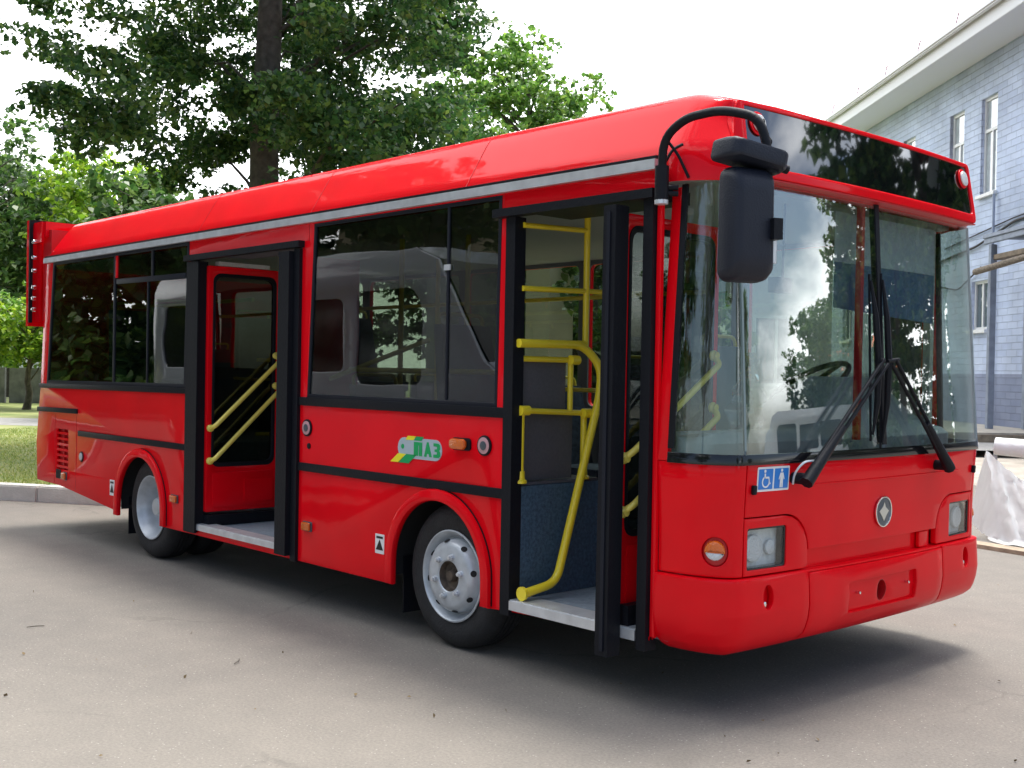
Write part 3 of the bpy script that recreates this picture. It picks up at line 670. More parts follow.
def copy_tree(root, loc, rz, label, s=1., group=None):
    c = root.copy(); sc.collection.objects.link(c); c.location = loc; c.rotation_euler = (0, 0, rz); c.scale = (s, s, s); c['label'] = label
    if group: c['group'] = group
    for ch in list(root.children):
        d = ch.copy(); sc.collection.objects.link(d); d.parent = c
        for g in list(ch.children): e2 = g.copy(); sc.collection.objects.link(e2); e2.parent = d
    return c
for i, (x, y, s) in enumerate(((7.6, 21.5, 2.0), (24.5, 36, .8), (22.3, 35.5, .95), (28, 37, .8), (-23, -3.5, 1.9), (-29, -5, 2.2), (-18.5, -7.5, 1.7), (-35, -4, 2.4), (14, 27, 1.2), (12.5, 33, 1.3), (2.5, 40, 1.3), (38, 30, 1.), (-17, -6.5, .95), (-14.5, -10, 1.), (-21, -7.5, 1.15), (-18.5, -11.5, 1.2), (-24.5, -10.5, 1.3), (-11, -13, 1.1), (-26, -6, 1.2), (-6.5, -14.5, 1.1), (-30, -10, 1.4), (0, -20, 1.2), (30, 8, 1.1), (34, -4, 1.2))):
    copy_tree(proto, (x, y, 0), i*1.3, 'dark green tree standing across the yard, mirrored in the bus glass', s)

rg = np.random.RandomState(61)
shr = make_tree('garden_shrub', (-15.5, -6.5, 0), 3, .05, ball(1.9, 1.5, 1.5, 40, rg, (.5, .8)), 110, .2, LEAF_D, 'dark dense shrub across the yard, mirrored in the bus glass', 'shrubs mirrored in the bus glass', seed=62, trunk_top=2, cat='shrub')
for i, (x, y, s_) in enumerate(((-18.5, -4.8, 1.2), (-21.5, -6, 1.3), (-16, -9.5, 1.2), (-12.5, -8.5, 1.1), (-9, -11, 1.2), (-25, -6, 1.5), (-19.5, -9, 1.4), (-5.5, -11.5, 1.1), (9.5, 24, 1.2), (13, 24.5, 1.2))):
    copy_tree(shr, (x, y, 0), i*.9, 'dark dense shrub across the yard, mirrored in the bus glass', s_)

# ============================================================ grey minibus parked opposite (mirrored in the side glass)
def minibus(loc, rz, paint, label):
    e_ = empty('minibus', loc, label, 'minibus', rz=rz)       # local x along length (front at +x), y width 2.0, faces +y to the bus
    L, W_ = 7.2, 2.0
    outer = [(-3.6, .45), (-3.62, 2.45), (-3.4, 2.66), (2.2, 2.70), (2.55, 2.55), (3.25, 1.55), (3.6, 1.3), (3.68, .45)]
    holes = [rrect(-3.3, -1.95, 1.45, 2.25, .1), rrect(-1.8, -.45, 1.45, 2.25, .1), rrect(-.3, .95, 1.42, 2.22, .10), rrect(1.15, 2.30, 1.30, 2.28, [.22, .10, .12, .12])]
    for y0 in (-1.0, .96):
        bm = plate_bm([outer]+holes, .04, .01); xf(bm, lambda p: Vector((p.x, y0+.02+p.z, p.y))); fin(bm, 'side_panel', paint, e_, 30)
    bm = bmesh.new()
    for (a, b) in zip(outer, outer[1:]+outer[:1]):
        if a == (2.55, 2.55): continue
        v = [bm.verts.new((a[0], -.96, a[1])), bm.verts.new((b[0], -.96, b[1])), bm.verts.new((b[0], .96, b[1])), bm.verts.new((a[0], .96, a[1]))]; bm.faces.new(v)
    fin(bm, 'body_shell', paint, e_, 30)
    bm = bmesh.new(); v = [bm.verts.new(q) for q in ((2.55, -.94, 2.55), (3.25, -.94, 1.55), (3.25, .94, 1.55), (2.55, .94, 2.55))]; bm.faces.new(v); fin(bm, 'windscreen', BLACKG, e_, 0)
    for h_ in holes:
        for y0 in (-.97, .97):
            bm = plate_bm([h_], .012, 0); xf(bm, lambda p: Vector((p.x, y0+p.z, p.y))); fin(bm, 'window', BLACKG, e_, 0)
    for wx in (-2.3, 2.6):
        for y0 in (-1.0, .80):
            latheo('wheel', [(.20, 0), (.36, .01), (.38, .05), (.38, .15), (.36, .19), (.20, .2)], (wx, y0, .38), TYRE, e_)
    return e_
VANG = mat('van_grey', (.24, .26, .31), .25, coat=1.); VANW = mat('van_white', (.75, .76, .76), .25, coat=1.)
minibus((-8.4, -4.15, 0), 0, VANG, 'grey minibus parked opposite, mirrored in the side windows of the red bus')
minibus((19.5, 26, 0), R(-36), VANW, 'white minibus parked across the yard, mirrored in the windscreen')

# ============================================================ white sheet by the right edge
def ground_at(px, D): return Vector(at(px, D))
a = Vector(at(993, 11.2)); b_ = Vector(at(1090, 10.8)); up = Vector((0, 0, 1)); fh = Vector((FH[0], FH[1], 0))
bm = bmesh.new(); NX, NZ = 26, 16; grid = []
rgs = np.random.RandomState(8)
for j in range(NZ+1):
    row = []
    for i in range(NX+1):
        u = i/NX; k = j/NZ
        top = .80 - .62*(u-.13) if u > .13 else .82*(.12+.88*u/.13)
        base = a.lerp(b_, u); p = base + up*(top*k+.02) + fh*(.42*k + .045*math.sin(u*17+k*2)*(1-k) + .012*math.sin(u*41))
        p += Vector(rgs.normal(0, .006, 3)); row.append(bm.verts.new(p))
    grid.append(row)
for j in range(NZ):
    for i in range(NX): bm.faces.new((grid[j][i], grid[j][i+1], grid[j+1][i+1], grid[j+1][i]))
# hem lying forward on the ground
hem = [bm.verts.new(a.lerp(b_, i/NX)-fh*(.18+.05*math.sin(i*.9))+up*.012) for i in range(NX+1)]
for i in range(NX): bm.faces.new((hem[i], hem[i+1], grid[0][i+1], grid[0][i]))
bmesh.ops.solidify(bm, geom=bm.faces, thickness=.006)
tag(fin(bm, 'white_sheet', mat('white_sheet', (.88, .88, .87), .8, bump=(4, .25)), None, 60), 'white plastic sheet hung to a point and spread on the ground at the right edge', 'sheet')
bm = bmesh.new(); p0 = Vector(at(997, 11.75)); p1 = Vector(at(1110, 11.6))
tube(bm, [p0+up*.84, p1+up*.80], [.085, .10], 12); fin_o = fin(bm, 'wrapped_rail', mat('white_wrap', (.80, .80, .78), .8, bump=(9, .9)), None, 60); tag(fin_o, 'white wrapped rail above the white plastic sheet at the right edge', 'rail')
bm = bmesh.new(); tube(bm, [p0+up*.8, p0], .02, 8); tube(bm, [p1+up*.8, p1], .02, 8); fin(bm, 'leg', mat('trestle_steel', (.4, .4, .42), .5), None, 50).parent = fin_o
bm = bmesh.new(); c0 = Vector(at(968, 10.9)); c1 = Vector(at(1100, 10.2)); dd = (c1-c0).normalized(); nn = Vector((-dd.y, dd.x, 0))*.09
v0 = [c0-nn, c1-nn, c1+nn, c0+nn]; lo = [bm.verts.new(p) for p in v0]; hi = [bm.verts.new(p+up*.035) for p in v0]
bm.faces.new(lo[::-1]); bm.faces.new(hi)
for k in range(4): bm.faces.new((lo[k], lo[(k+1) % 4], hi[(k+1) % 4], hi[k]))
tag(fin(bm, 'timber_board', mat('board_wood', (.36, .28, .20), .9, noise=(10, .3)), None, 0, .004), 'brown timber board lying on the ground in front of the white sheet', 'board')

# ============================================================ THE BUS
bus = bpy.data.objects.new('city_bus', None); sc.collection.objects.link(bus)
tag(bus, 'red single-deck city bus with its side doors open, parked on the asphalt yard', 'bus')
def arc(cx, cz, r, a0, a1, n=22, rz=None): return [(cx+r*math.cos(R(a0+(a1-a0)*k/n)), cz+(rz or r)*math.sin(R(a0+(a1-a0)*k/n))) for k in range(n+1)]
AX1, AX2, AZC = -1.87, -5.47, .405
WX1, WX2 = -1.80, -5.385
outer = [(-.38, .325), (-.38, 2.362), (-7.46, 2.362), (-7.555, 1.27), (-7.64, .77), (-7.61, .42), (-7.07, .41), (AX2-.41, .305)] + arc(AX2, AZC-.015, .40, 172, 8) + [(AX2+.41, .275), (AX1-.40, .275)] + arc(AX1, AZC, .395, 180, 0) + [(AX1+.40, .275)]
H_rear = [(-7.405, 1.285), (-4.765, 1.31), (-4.735, 2.345), (-7.285, 2.345)]
H_d2 = rrect(-4.72, -3.24, .315, 2.225, 0)
H_mid = [(-3.155, 1.29), (-1.425, 1.29), (-1.41, 2.335), (-3.10, 2.335)]
H_d1 = rrect(-1.35, -.405, .315, 2.235, 0)
grille = rrect(-7.16, -6.90, .55, .90, .008)
sp_ = side('side_panel', [outer, H_rear, H_d2, H_mid, H_d1, grille], 0, .022, RED, bus)
# far side (seen through the windows)
FW = [(-7.2, -5.95), (-5.85, -4.55), (-4.45, -3.15), (-3.05, -1.75), (-1.62, -.62)]
outer2 = [(-.38, .275), (-.38, 2.362), (-7.46, 2.362), (-7.555, 1.27), (-7.64, .77), (-7.61, .42), (-5.85, .30)] + arc(AX2, AZC, .455, 168, 12) + [(-4.8, .275), (-2.35, .275)] + arc(AX1, AZC, .455, 168, 12) + [(-1.35, .275)]
side('side_panel', [outer2]+[rrect(a, b, 1.22, 2.27, .05) for a, b in FW], 0, .035, RED, bus, far=True)
for a, b in FW: side('window', [rrect(a-.02, b+.02, 1.2, 2.29, .05)], .012, .018, GFAR, bus, bev=0, far=True)
side('inner_lining', [[(-.42, .33), (-.42, 2.30), (-7.40, 2.30), (-7.5, .33)]]+[rrect(a, b, 1.22, 2.27, .05) for a, b in FW], .037, .05, mat('lining_grey', (.16, .17, .18), .7), bus, bev=0, far=True)
side('inner_lining', [[(-4.76, .92), (-4.76, 1.28), (-7.38, 1.26), (-7.45, .92)]], .037, .05, bpy.data.materials['lining_grey'], bus, bev=0)
side('inner_lining', [rrect(-3.2, -1.40, .95, 1.28, 0)], .037, .05, bpy.data.materials['lining_grey'], bus, bev=0)
# near windows: flush tinted panes with black frames
w1 = side('window', [[(-7.395, 1.295), (-4.775, 1.32), (-4.725, 2.338), (-7.278, 2.338)]], .006, .011, GSIDE, bus, bev=0)
w2 = side('window', [[(-3.148, 1.297), (-1.43, 1.297), (-1.416, 2.33), (-3.094, 2.33)]], .006, .011, GSIDE, bus, bev=0)
def fr_(loops, par, d0=-.003, d1=.02, name='window_frame', mt=GASKET): return side(name, loops, d0, d1, mt, par, bev=.002)
fr_([[(-7.41, 1.28), (-4.76, 1.305), (-4.73, 2.35), (-7.29, 2.35)], [(-7.375, 1.315), (-4.79, 1.335), (-4.762, 2.325), (-7.262, 2.325)]], w1)
fr_([rrect(-6.02, -5.985, 1.31, 2.33, 0)], w1, -.001, .018, 'window_bar')
fr_([rrect(-5.345, -5.315, 2.135, 2.33, 0)], w1, -.001, .018, 'window_bar'); fr_([rrect(-5.41, -5.39, 1.33, 2.095, 0)], w1, -.001, .018, 'window_bar')
fr_([[(-5.96, 2.10), (-4.78, 2.09), (-4.78, 2.13), (-5.96, 2.14)]], w1, -.004, .018, 'window_bar')
side('window_divider', [rrect(-5.984, -5.955, 2.15, 2.34, 0)], -.002, .02, RED, w1)
fr_([[(-3.16, 1.285), (-1.42, 1.285), (-1.405, 2.34), (-3.107, 2.34)], [(-3.138, 1.307), (-1.44, 1.307), (-1.428, 2.32), (-3.086, 2.32)]], w2)
fr_([rrect(-1.835, -1.818, 1.31, 2.32, 0)], w2, -.001, .018, 'window_bar')
boxo('window_catch', (-1.85, -1.80, -.008, .0, 1.99, 2.02), ALU, w2, .002)
# rubber strips and gutter
side('belt_strip', [[(-7.57, 1.245), (-4.73, 1.265), (-4.73, 1.305), (-7.565, 1.285)]], -.014, -.001, BLACK, bus)
side('belt_strip', [[(-3.25, 1.235), (-1.355, 1.235), (-1.355, 1.287), (-3.25, 1.287)]], -.014, -.001, BLACK, bus)
side('trim_strip', [[(-6.67, .860), (-4.73, .860), (-4.73, .905), (-6.67, .905)]], -.014, -.001, BLACK, bus)
side('trim_strip', [[(-3.24, .835), (-1.355, .835), (-1.355, .885), (-3.24, .885)]], -.014, -.001, BLACK, bus)
side('trim_strip', [[(-7.60, 1.035), (-6.70, 1.045), (-6.70, 1.085), (-7.60, 1.075)]], -.014, -.001, BLACK, bus)
gt = boxo('gutter', (-7.45, -.40, -.030, -.001, 2.348, 2.392), ALU, bus, .008)
boxo('gutter_seal', (-7.45, -.40, -.018, .0, 2.396, 2.408), BLACK, gt, .002)
# panel seams
for x in (-4.60, -3.165, -1.395, -5.985): boxes('panel_seam', [(x-.002, x+.002, -.0015, .001, 2.24 if x > -4 else 2.345, 2.347)], RED2, bus, 0)
boxes('panel_seam', [(-7.2, -7.197, -.0012, .001, .42, 1.03), (-6.73, -6.727, -.0012, .001, .40, 1.03)], RED2, bus, 0)
# roof shell lofted round the plan curve
prof_r = [(.006, 2.29), (.004, 2.405), (.045, 2.475), (.09, 2.55), (.135, 2.625), (.165, 2.670), (.19, 2.695), (.23, 2.713), (.32, 2.726), (.5, 2.74), (.8, 2.755), (1.18, 2.76)]
bm = bmesh.new(); al = [-7.06, -6.98, -6.8, -5, -3, -1.5, -.6, -.35, -.28, -.2, -.12, -.06, -.02] + [AT*k/60 for k in range(61)] + [AT+.02, AT+.1, AT+.2, AT+.3, AT+.6, AT+3, AT+6.8, AT+6.98, AT+7.06]
rings = []
for (d, z) in prof_r:
    row = []
    for a in al:
        p, nn = CP(a); zz = z
        if z == 2.29 and (a < -.01 or a > AT+.01): zz = 2.347
        di = d
        if 0 < a < AT: di = d+.075*min(1, max(0, (2.70-z)/.10))*min(1, max(0, a-.05)/.20, max(0, AT-a-.02)/.12)
        dd = min(di, .15); e2 = di-dd
        x = p.x-nn.x*dd; y = p.y-nn.y*dd
        y += (1.2-y)/1.05*e2 if abs(y-1.2) > 1e-6 else 0
        if p.x > -.36: x -= e2*.75*max(0, (p.x+.36)/.35)
        kk = min(1, max(0, (a+.08)/.34), max(0, (AT+.08-a)/.34)); kk = kk*kk*(3-2*kk)
        if zz > 2.60: zz = 2.60+(zz-2.60)*(1-.40*kk)
        if a < -6.9 or a > AT+6.9:
            k = (z-2.36)/.4; x += .06*k + .10*k*k; 
        row.append(bm.verts.new((x, y, zz)))
    rings.append(row)
for i in range(len(rings)-1):
    for k in range(len(al)-1): bm.faces.new((rings[i][k], rings[i][k+1], rings[i+1][k+1], rings[i+1][k]))
for i in range(len(rings)-1): bm.faces.new((rings[i][0], rings[i+1][0], rings[i+1][-1], rings[i][-1]))
bmesh.ops.recalc_face_normals(bm, faces=bm.faces)
roof = fin(bm, 'roof', RED, bus, 40)
for x in (-4.62, -3.165, -1.70):
    bm = bmesh.new(); tube(bm, [(x, d-.0005, z) for d, z in prof_r[1:9]], .0022, 4); fin(bm, 'roof_seam', RED2, roof, 0)
# ceiling, floor, chassis, rear wall
boxes('ceiling', [(-7.35, -.25, .05, 2.35, 2.30, 2.32)], LINER, bus, 0)
fl = boxes('floor', [(-5.9, -.33, .63, 1.77, .315, .342), (-4.88, -2.33, .037, .628, .315, .342), (-1.375, -.33, .037, .628, .315, .342), (-4.88, -2.36, 1.772, 2.363, .315, .342), (-1.36, -.33, 1.772, 2.363, .315, .342)], FLOOR, bus, 0)
boxes('chassis', [(-6.1, -.25, .30, 2.1, .26, .31), (-7.3, -6.0, .25, 2.15, .44, .80), (-4.8, -2.4, .5, .62, .20, .26), (-4.8, -2.4, 1.78, 1.9, .20, .26), (WX1-.05, WX1+.05, .3, 2.1, .30, .42), (WX2-.08, WX2+.08, .3, 2.1, .30, .46)], DARK, bus, 0)
bm = bmesh.new(); v = [bm.verts.new(q) for q in ((-7.46, .02, 2.36), (-7.46, 2.38, 2.36), (-7.555, 2.38, 1.27), (-7.64, 2.38, .77), (-7.61, 2.38, .42), (-7.61, .02, .42), (-7.64, .02, .77), (-7.555, .02, 1.27))]
bm.faces.new((v[0], v[1], v[2], v[7])); bm.faces.new((v[7], v[2], v[3], v[6])); bm.faces.new((v[6], v[3], v[4], v[5])); fin(bm, 'rear_panel', RED, bus, 0)
boxes('raised_floor', [(-7.40, -4.86, .05, 2.35, .88, .90), (-4.90, -4.862, .05, .62, .345, .878), (-4.90, -4.862, 1.78, 2.35, .345, .878), (-5.3, -5.26, .63, 1.77, .345, .878)], FLOOR, bus, 0)
boxes('engine_cover', [(-7.35, -6.6, .7, 1.9, .79, 1.5)], PART, bus, .03)
# wheel housings
for cx in (AX1, AX2):
    for far in (0, 1):
        bm = bmesh.new(); pts = arc(cx+.045, AZC, .48, 190, -10, 18)
        y0, y1 = (.036, .62) if not far else (1.78, 2.364)
        a_ = [bm.verts.new((x, y0, z)) for x, z in pts]; b2 = [bm.verts.new((x, y1, z)) for x, z in pts]
        for k in range(len(pts)-1): bm.faces.new((a_[k], a_[k+1], b2[k+1], b2[k]))
        bm.faces.new(b2 if not far else a_); fin(bm, 'wheel_housing', DARK, bus, 60)
# arch lips
for cx, ri, ro, cz in ((AX1, .372, .435, AZC), (AX2, .375, .44, AZC-.018)):
    lp = [(cx-ro, .28)]+arc(cx, cz, ro, 180, 0)+[(cx+ro, .28), (cx+ri, .28)]+arc(cx, cz, ri, 0, 180)+[(cx-ri, .28)]
    al_ = side('wheel_arch', [lp], -.030, .012, RED, bus, bev=.012)
    lp = [(cx, cz+ro+.004)]+arc(cx, cz, ro+.004, 88, 0)+[(cx+ro+.004, .29), (cx+ro, .29)]+arc(cx, cz, ro, 0, 88); side('arch_seal', [lp], -.006, .001, BLACK, al_, bev=0)
for x, z in ((AX1-.42, .10), (AX2-.43, .12)): boxes('mud_flap', [(x-.008, x, .10, .42, z, .42)], BLACK, bus, 0)
# --- wheels
def wheel(cx, far, rear):
    s = -1 if far else 1; y = 2.4-.045 if far else .045
    e_ = bpy.data.objects.new('wheel', None); sc.collection.objects.link(e_); e_.parent = bus; e_.location = (cx, y, .385); e_.scale = (1, s, 1)
    T = [(.232, .022), (.236, .006), (.262, .0), (.300, -.006), (.335, -.002), (.360, .012), (.374, .030), (.383, .050)]
    for i in range(4): t0 = .060+i*.028; T += [(.385, t0), (.385, t0+.022), (.377, t0+.0225), (.377, t0+.0275)]
    T += [(.383, .185), (.374, .205), (.350, .225), (.30, .235), (.25, .22), (.232, .21)]
    latheo('tyre', T, (0, 0, 0), TYRE, e_, seg=64, close=False)
    if rear:
        latheo('tyre', [(r, t+.27) for r, t in T], (0, 0, 0), TYRE, e_, seg=48, close=False)
        rim = latheo('rim', [(.240, .004), (.243, -.006), (.236, -.008), (.228, .0), (.222, .02), (.205, .045), (.198, .07), (.190, .10), (.180, .15), (.165, .165), (.12, .165), (.0, .165)], (0, 0, 0), SILV, e_, seg=56, close=False)
        latheo('hub', [(0, .03), (.06, .035), (.075, .06), (.08, .165)], (0, 0, 0), SILV, e_, seg=28, close=False)
        bm = bmesh.new()
        for k in range(6):
            a = 2*math.pi*k/6+.3; lathe(bm, [(.0, .115), (.012, .117), (.013, .165)], (.11*math.cos(a), 0, .11*math.sin(a)), 'y', 8)
        fin(bm, 'bolt', CHROME, rim, 30)
    else:
        rim = latheo('rim', [(.240, .004), (.243, -.006), (.236, -.009), (.228, -.002), (.222, .02), (.205, .04), (.203, .05), (.195, .052)], (0, 0, 0), SILV, e_, seg=56, close=False)
        latheo('rim_disc', [(.200, .052), (.196, .03), (.186, -.005), (.170, -.022), (.150, -.028), (.086, -.027), (.080, -.022)], (0, 0, 0), SILV, e_, seg=56, close=False)
        latheo('hub', [(.0, -.020), (.026, -.020), (.030, -.010), (.034, .012), (.055, .016), (.070, .010), (.080, -.021)], (0, 0, 0), mat('hub_grime', (.075, .055, .040), .6, noise=(30, .5)), e_, seg=28, close=False)
        for k in range(6):
            a = 2*math.pi*k/6+.25; latheo('bolt', [(.0, -.056), (.010, -.055), (.0115, -.045), (.016, -.044), (.017, -.028), (.017, -.024)], (.108*math.cos(a), 0, .108*math.sin(a)), ALU, rim, seg=8, close=False)
        for k in range(8):
            a = 2*math.pi*k/8+.2; bm = bmesh.new(); lathe(bm, [(.0, .0), (.017, .0), (.017, .003)], (0, 0, 0), 'y', 14)
            rr_ = .1865; nrm = Vector((math.cos(a)*.92, -.38, math.sin(a)*.92)).normalized(); M_ = Vector((0, -1, 0)).rotation_difference(nrm).to_matrix()
            for v in bm.verts: v.co = M_ @ v.co + Vector((rr_*math.cos(a), -.0085, rr_*math.sin(a)))
            fin(bm, 'vent_hole', DARK, rim, 0)
    return e_
wheel(WX1, 0, 0); wheel(WX1, 1, 0); wheel(WX2, 0, 1); wheel(WX2, 1, 1)
# --- engine hatch grille, catch, little lamps and stickers on the side
boxes('grille', [(-7.16, -6.90, .03, .034, .55, .90)], RED2, bus, 0)
gr = boxes('grille_slat', [(-7.16, -6.90, .004, .028, .565+i*.048, .585+i*.048) for i in range(7)], RED, bus, .002)
boxes('grille_bar', [(-7.035, -7.02, .010, .03, .55, .90)], RED2, gr, 0)
boxo('side_socket', (-7.16, -7.05, -.004, .002, .47, .55), BLACK, bus, .004)
def side_round(name, x, z, r, parts):
    e_ = None
    for (rr_, d0, d1, mt, nm) in parts:
        o = side(nm if e_ else name, [circ(x, z, rr_*r, 26)], d0, d1, mt, e_ or bus, bev=.002); e_ = e_ or o
    return e_
side_round('hatch_lock', -6.61, .69, .045, [(1, -.004, .001, BLACK, ''), (.7, -.012, -.0045, ALU, 'lock_core')])
for x, z in ((-3.15, 1.10), (-1.505, 1.09)): side_round('speaker_vent', x, z, .052, [(1, -.010, .001, BLACK, ''), (.82, -.013, -.0105, mat('vent_pink', (.55, .30, .32), .5) if x < -3 else bpy.data.materials['vent_pink'], 'vent_ring'), (.45, -.016, -.0135, BADGE, 'vent_core')])
side_round('lock_button', -3.13, .99, .018, [(1, -.006, .001, BLACK, '')])
for (x, z, w_, h_) in ((-3.13, .50, .05, .030), (-4.90, .50, .055, .030), (-6.96, .50, .045, .035)):
    b_ = side('marker_lamp', [rrect(x-w_, x+w_, z-h_, z+h_, .01)], -.008, .001, BADGE, bus); side('lens', [rrect(x-w_*.88, x+w_*.88, z-h_*.85, z+h_*.85, .01)], -.026, -.0085, AMBER, b_, bev=.008)
b_ = side('turn_repeater', [rrect(-1.755, -1.61, 1.055, 1.12, .02)], -.012, .001, BLACK, bus); side('lens', [rrect(-1.752, -1.628, 1.06, 1.116, .022)], -.04, -.0125, AMBER, b_, bev=.012)
for x, z, h_ in ((-2.385, .485, .055), (-5.99, .485, .062)):
    s_ = side('jack_sticker', [rrect(x-.042, x+.042, z-h_, z+h_, .004)], -.0025, .0, WHITE, bus, bev=0)
    side('jack_symbol', [[(x-.034, z-h_*.62), (x+.034, z-h_*.62), (x, z+h_*.45)]], -.004, -.0028, INK, s_, bev=0)
    side('jack_symbol', [rrect(x-.03, x+.03, z+h_*.55, z+h_*.78, 0)], -.004, -.0028, INK, s_, bev=0)
# side logo: silver capsule, slanted yellow and green flags, three green letters
lg = side('logo_plate', [rrect(-2.23, -1.845, 0.984, 1.096, .055)], -.003, .0, LGREY, bus, bev=0)
def para(x0, x1, z0, z1, sh): return [(x0, z0), (x1, z0), (x1+sh, z1), (x0+sh, z1)]
side('logo_flag', [para(-2.295, -2.225, 0.956, 1.006, .07)], -.0045, -.0032, LYEL, lg, bev=0); side('logo_flag', [para(-2.22, -2.13, 0.956, 1.006, .07)], -.0045, -.0032, LGREEN, lg, bev=0)
side('logo_flag', [para(-2.16, -2.09, 1.084, 1.106, .02)], -.0045, -.0032, LYEL, lg, bev=0); side('logo_flag', [para(-2.085, -2.02, 1.084, 1.106, .02)], -.0045, -.0032, LGREEN, lg, bev=0)
for lp in ([[(-2.085, 1.002), (-2.085, 1.076), (-2.012, 1.076), (-2.012, 1.002), (-2.040, 1.002), (-2.040, 1.058), (-2.046, 1.058), (-2.046, 1.002)]],
           [[(-1.995, 1.002), (-1.972, 1.080), (-1.958, 1.080), (-1.928, 1.002), (-1.950, 1.002), (-1.955, 1.018), (-1.970, 1.018), (-1.974, 1.002)]],
           [[(-1.915, 1.002), (-1.915, 1.018), (-1.885, 1.020), (-1.885, 1.032), (-1.905, 1.034), (-1.905, 1.046), (-1.885, 1.048), (-1.885, 1.060), (-1.915, 1.062), (-1.915, 1.078), (-1.875, 1.078), (-1.860, 1.070), (-1.860, 1.048), (-1.868, 1.040), (-1.858, 1.031), (-1.858, 1.010), (-1.872, 1.002)]]):
    side('logo_letter', lp, -.0045, -.0032, LGREEN, lg, bev=0)
side('logo_letter', [circ(-2.185, 1.046, .014, 8)], -.0045, -.0032, LGREEN, lg, bev=0)
# --- middle door
boxo('door_header', (-4.735, -3.215, -.045, .004, 2.205, 2.245), BLACK, bus, .008)
boxes('door_frame', [(-4.72, -4.565, -.022, .06, .29, 2.20), (-4.563, -4.545, -.030, .05, .30, 2.20)], BLACK, bus, .008)
boxes('door_frame', [(-3.30, -3.238, -.022, .05, .27, 2.20)], BLACK, bus, .008)
boxes('door_sill', [(-4.56, -3.302, -.018, .12, .316, .352), (-4.56, -3.302, -.012, .10, .352, .358)], ALU, bus, .004)
# leaf swung in against the rear jamb, its face towards the front
def leaf(x, y0, y1, z0, z1, zr, edge_w, rails, rx, lower_mt=RED):
    e_ = bpy.data.objects.new('door', None); sc.collection.objects.link(e_); e_.parent = bus
    def pl(name, loops, x0, x1, mt, par, bev=.003):
        bm = plate_bm(loops, x1-x0, min(bev, (x1-x0)/2.2)); xf(bm, lambda p: Vector(((x0+x1)/2+p.z, p.x, p.y))); return fin(bm, name, mt, par, 30)
    pl('leaf_frame', [rrect(y0, y1, z0, z1, .01), rrect(y0+.045, y1-.045, zr+.03, z1-.06, .06)], x-.02, x+.015, RED, e_)
    pl('leaf_seal', [rrect(y0+.035, y1-.035, zr+.015, z1-.05, .06), rrect(y0+.055, y1-.055, zr+.045, z1-.075, .055)], x-.024, x+.020, BLACK, e_)
    pl('door_glass', [rrect(y0+.04, y1-.04, zr+.02, z1-.05, .05)], x-.004, x, GSIDE, e_, 0)
    pl('lower_panel', [rrect(y0+.05, y1-.05, z0+.03, zr-.02, .02)], x+.0155, x+.021, lower_mt, e_)
    for r2 in rails: 
        h_ = tubeo('door_rail', r2, .016, YEL2, e_, .05)
        for q_ in (r2[0], r2[-1]): latheo('rail_foot', [(.026, 0), (.026, .012), (.018, .02), (.018, .03)], (x+.016, q_[1], q_[2]), YEL2, h_, axis='x', seg=14)
    return e_
X2 = -4.52
d2 = leaf(X2, .035, .61, .44, 2.17, .74, .1, [[(X2+.02, .06, 1.03), (X2+.085, .06, 1.045), (X2+.085, .575, 1.515), (X2+.02, .575, 1.55)], [(X2+.02, .06, .80), (X2+.085, .06, .815), (X2+.085, .575, 1.30), (X2+.02, .575, 1.33)]], X2)
boxo('lower_plate', (X2+.022, X2+.028, .33, .56, .50, .66), RED, d2, .003)
boxes('kick_board', [(X2-.03, X2+.05, .04, .62, .345, .42)], BLACK, d2, .01)
boxes('leaf_edge', [(-4.70, -4.53, -.035, -.022, .30, 2.19)], BLACK, d2, .006)
boxes('bracket', [(X2-.02, X2+.04, .10, .5, 2.172, 2.20)], ALU, d2, .004)
# the other leaf, its thick rubber edge standing in the opening
d3 = bpy.data.objects.new('door', None); sc.collection.objects.link(d3); d3.parent = bus
boxes('leaf_edge', [(-3.43, -3.305, -.055, -.005, .30, 2.185)], BLACK, d3, .012)
boxes('leaf_frame', [(-3.38, -3.345, -.004, .50, .44, 2.17)], RED, d3, .004)
# --- front door
boxo('door_header', (-1.415, -.385, -.060, .004, 2.222, 2.262), BLACK, bus, .010)
boxes('door_frame', [(-1.352, -1.285, -.022, .05, .27, 2.222)], BLACK, bus, .008)
boxes('door_frame', [(-.462, -.408, -.024, .05, .265, 2.222)], BLACK, bus, .008)
boxes('door_sill', [(-1.284, -.471, -.016, .12, .316, .350), (-1.284, -.471, -.022, -.010, .30, .345)], ALU, bus, .004)
X1 = -.60
d1 = leaf(X1, -.01, .68, .29, 2.18, .72, .1, [[(X1+.02, -.02+.03, 1.09), (X1+.06, .03, 1.12), (X1+.06, .64, 1.52), (X1+.02, .64, 1.56)], [(X1+.02, .01, .85), (X1+.06, .03, .88), (X1+.06, .64, 1.27), (X1+.02, .64, 1.31)]], X1)
bm = bmesh.new(); F_ = box(bm, X1-.012, X1+.060, -.115, -.03, .225, 2.20)
for v in bm.verts:
    if v.co.z < 1: v.co.x -= .008
fin(bm, 'leaf_edge', BLACK, d1, 30, .012)
boxes('leaf_edge', [(X1+.012, X1+.032, -.122, -.116, .25, 2.17)], GASKET, d1, .004)
boxes('kick_board', [(X1-.03, X1+.07, .0, .55, .345, .44)], BLACK, d1, .01)
boxes('roof_box', [(-1.26, -.5, .06, .34, 2.24, 2.298)], BLACK, bus, .01)
boxes('roof_box', [(-4.5, -3.4, .06, .34, 2.235, 2.298)], PART, bus, .01)
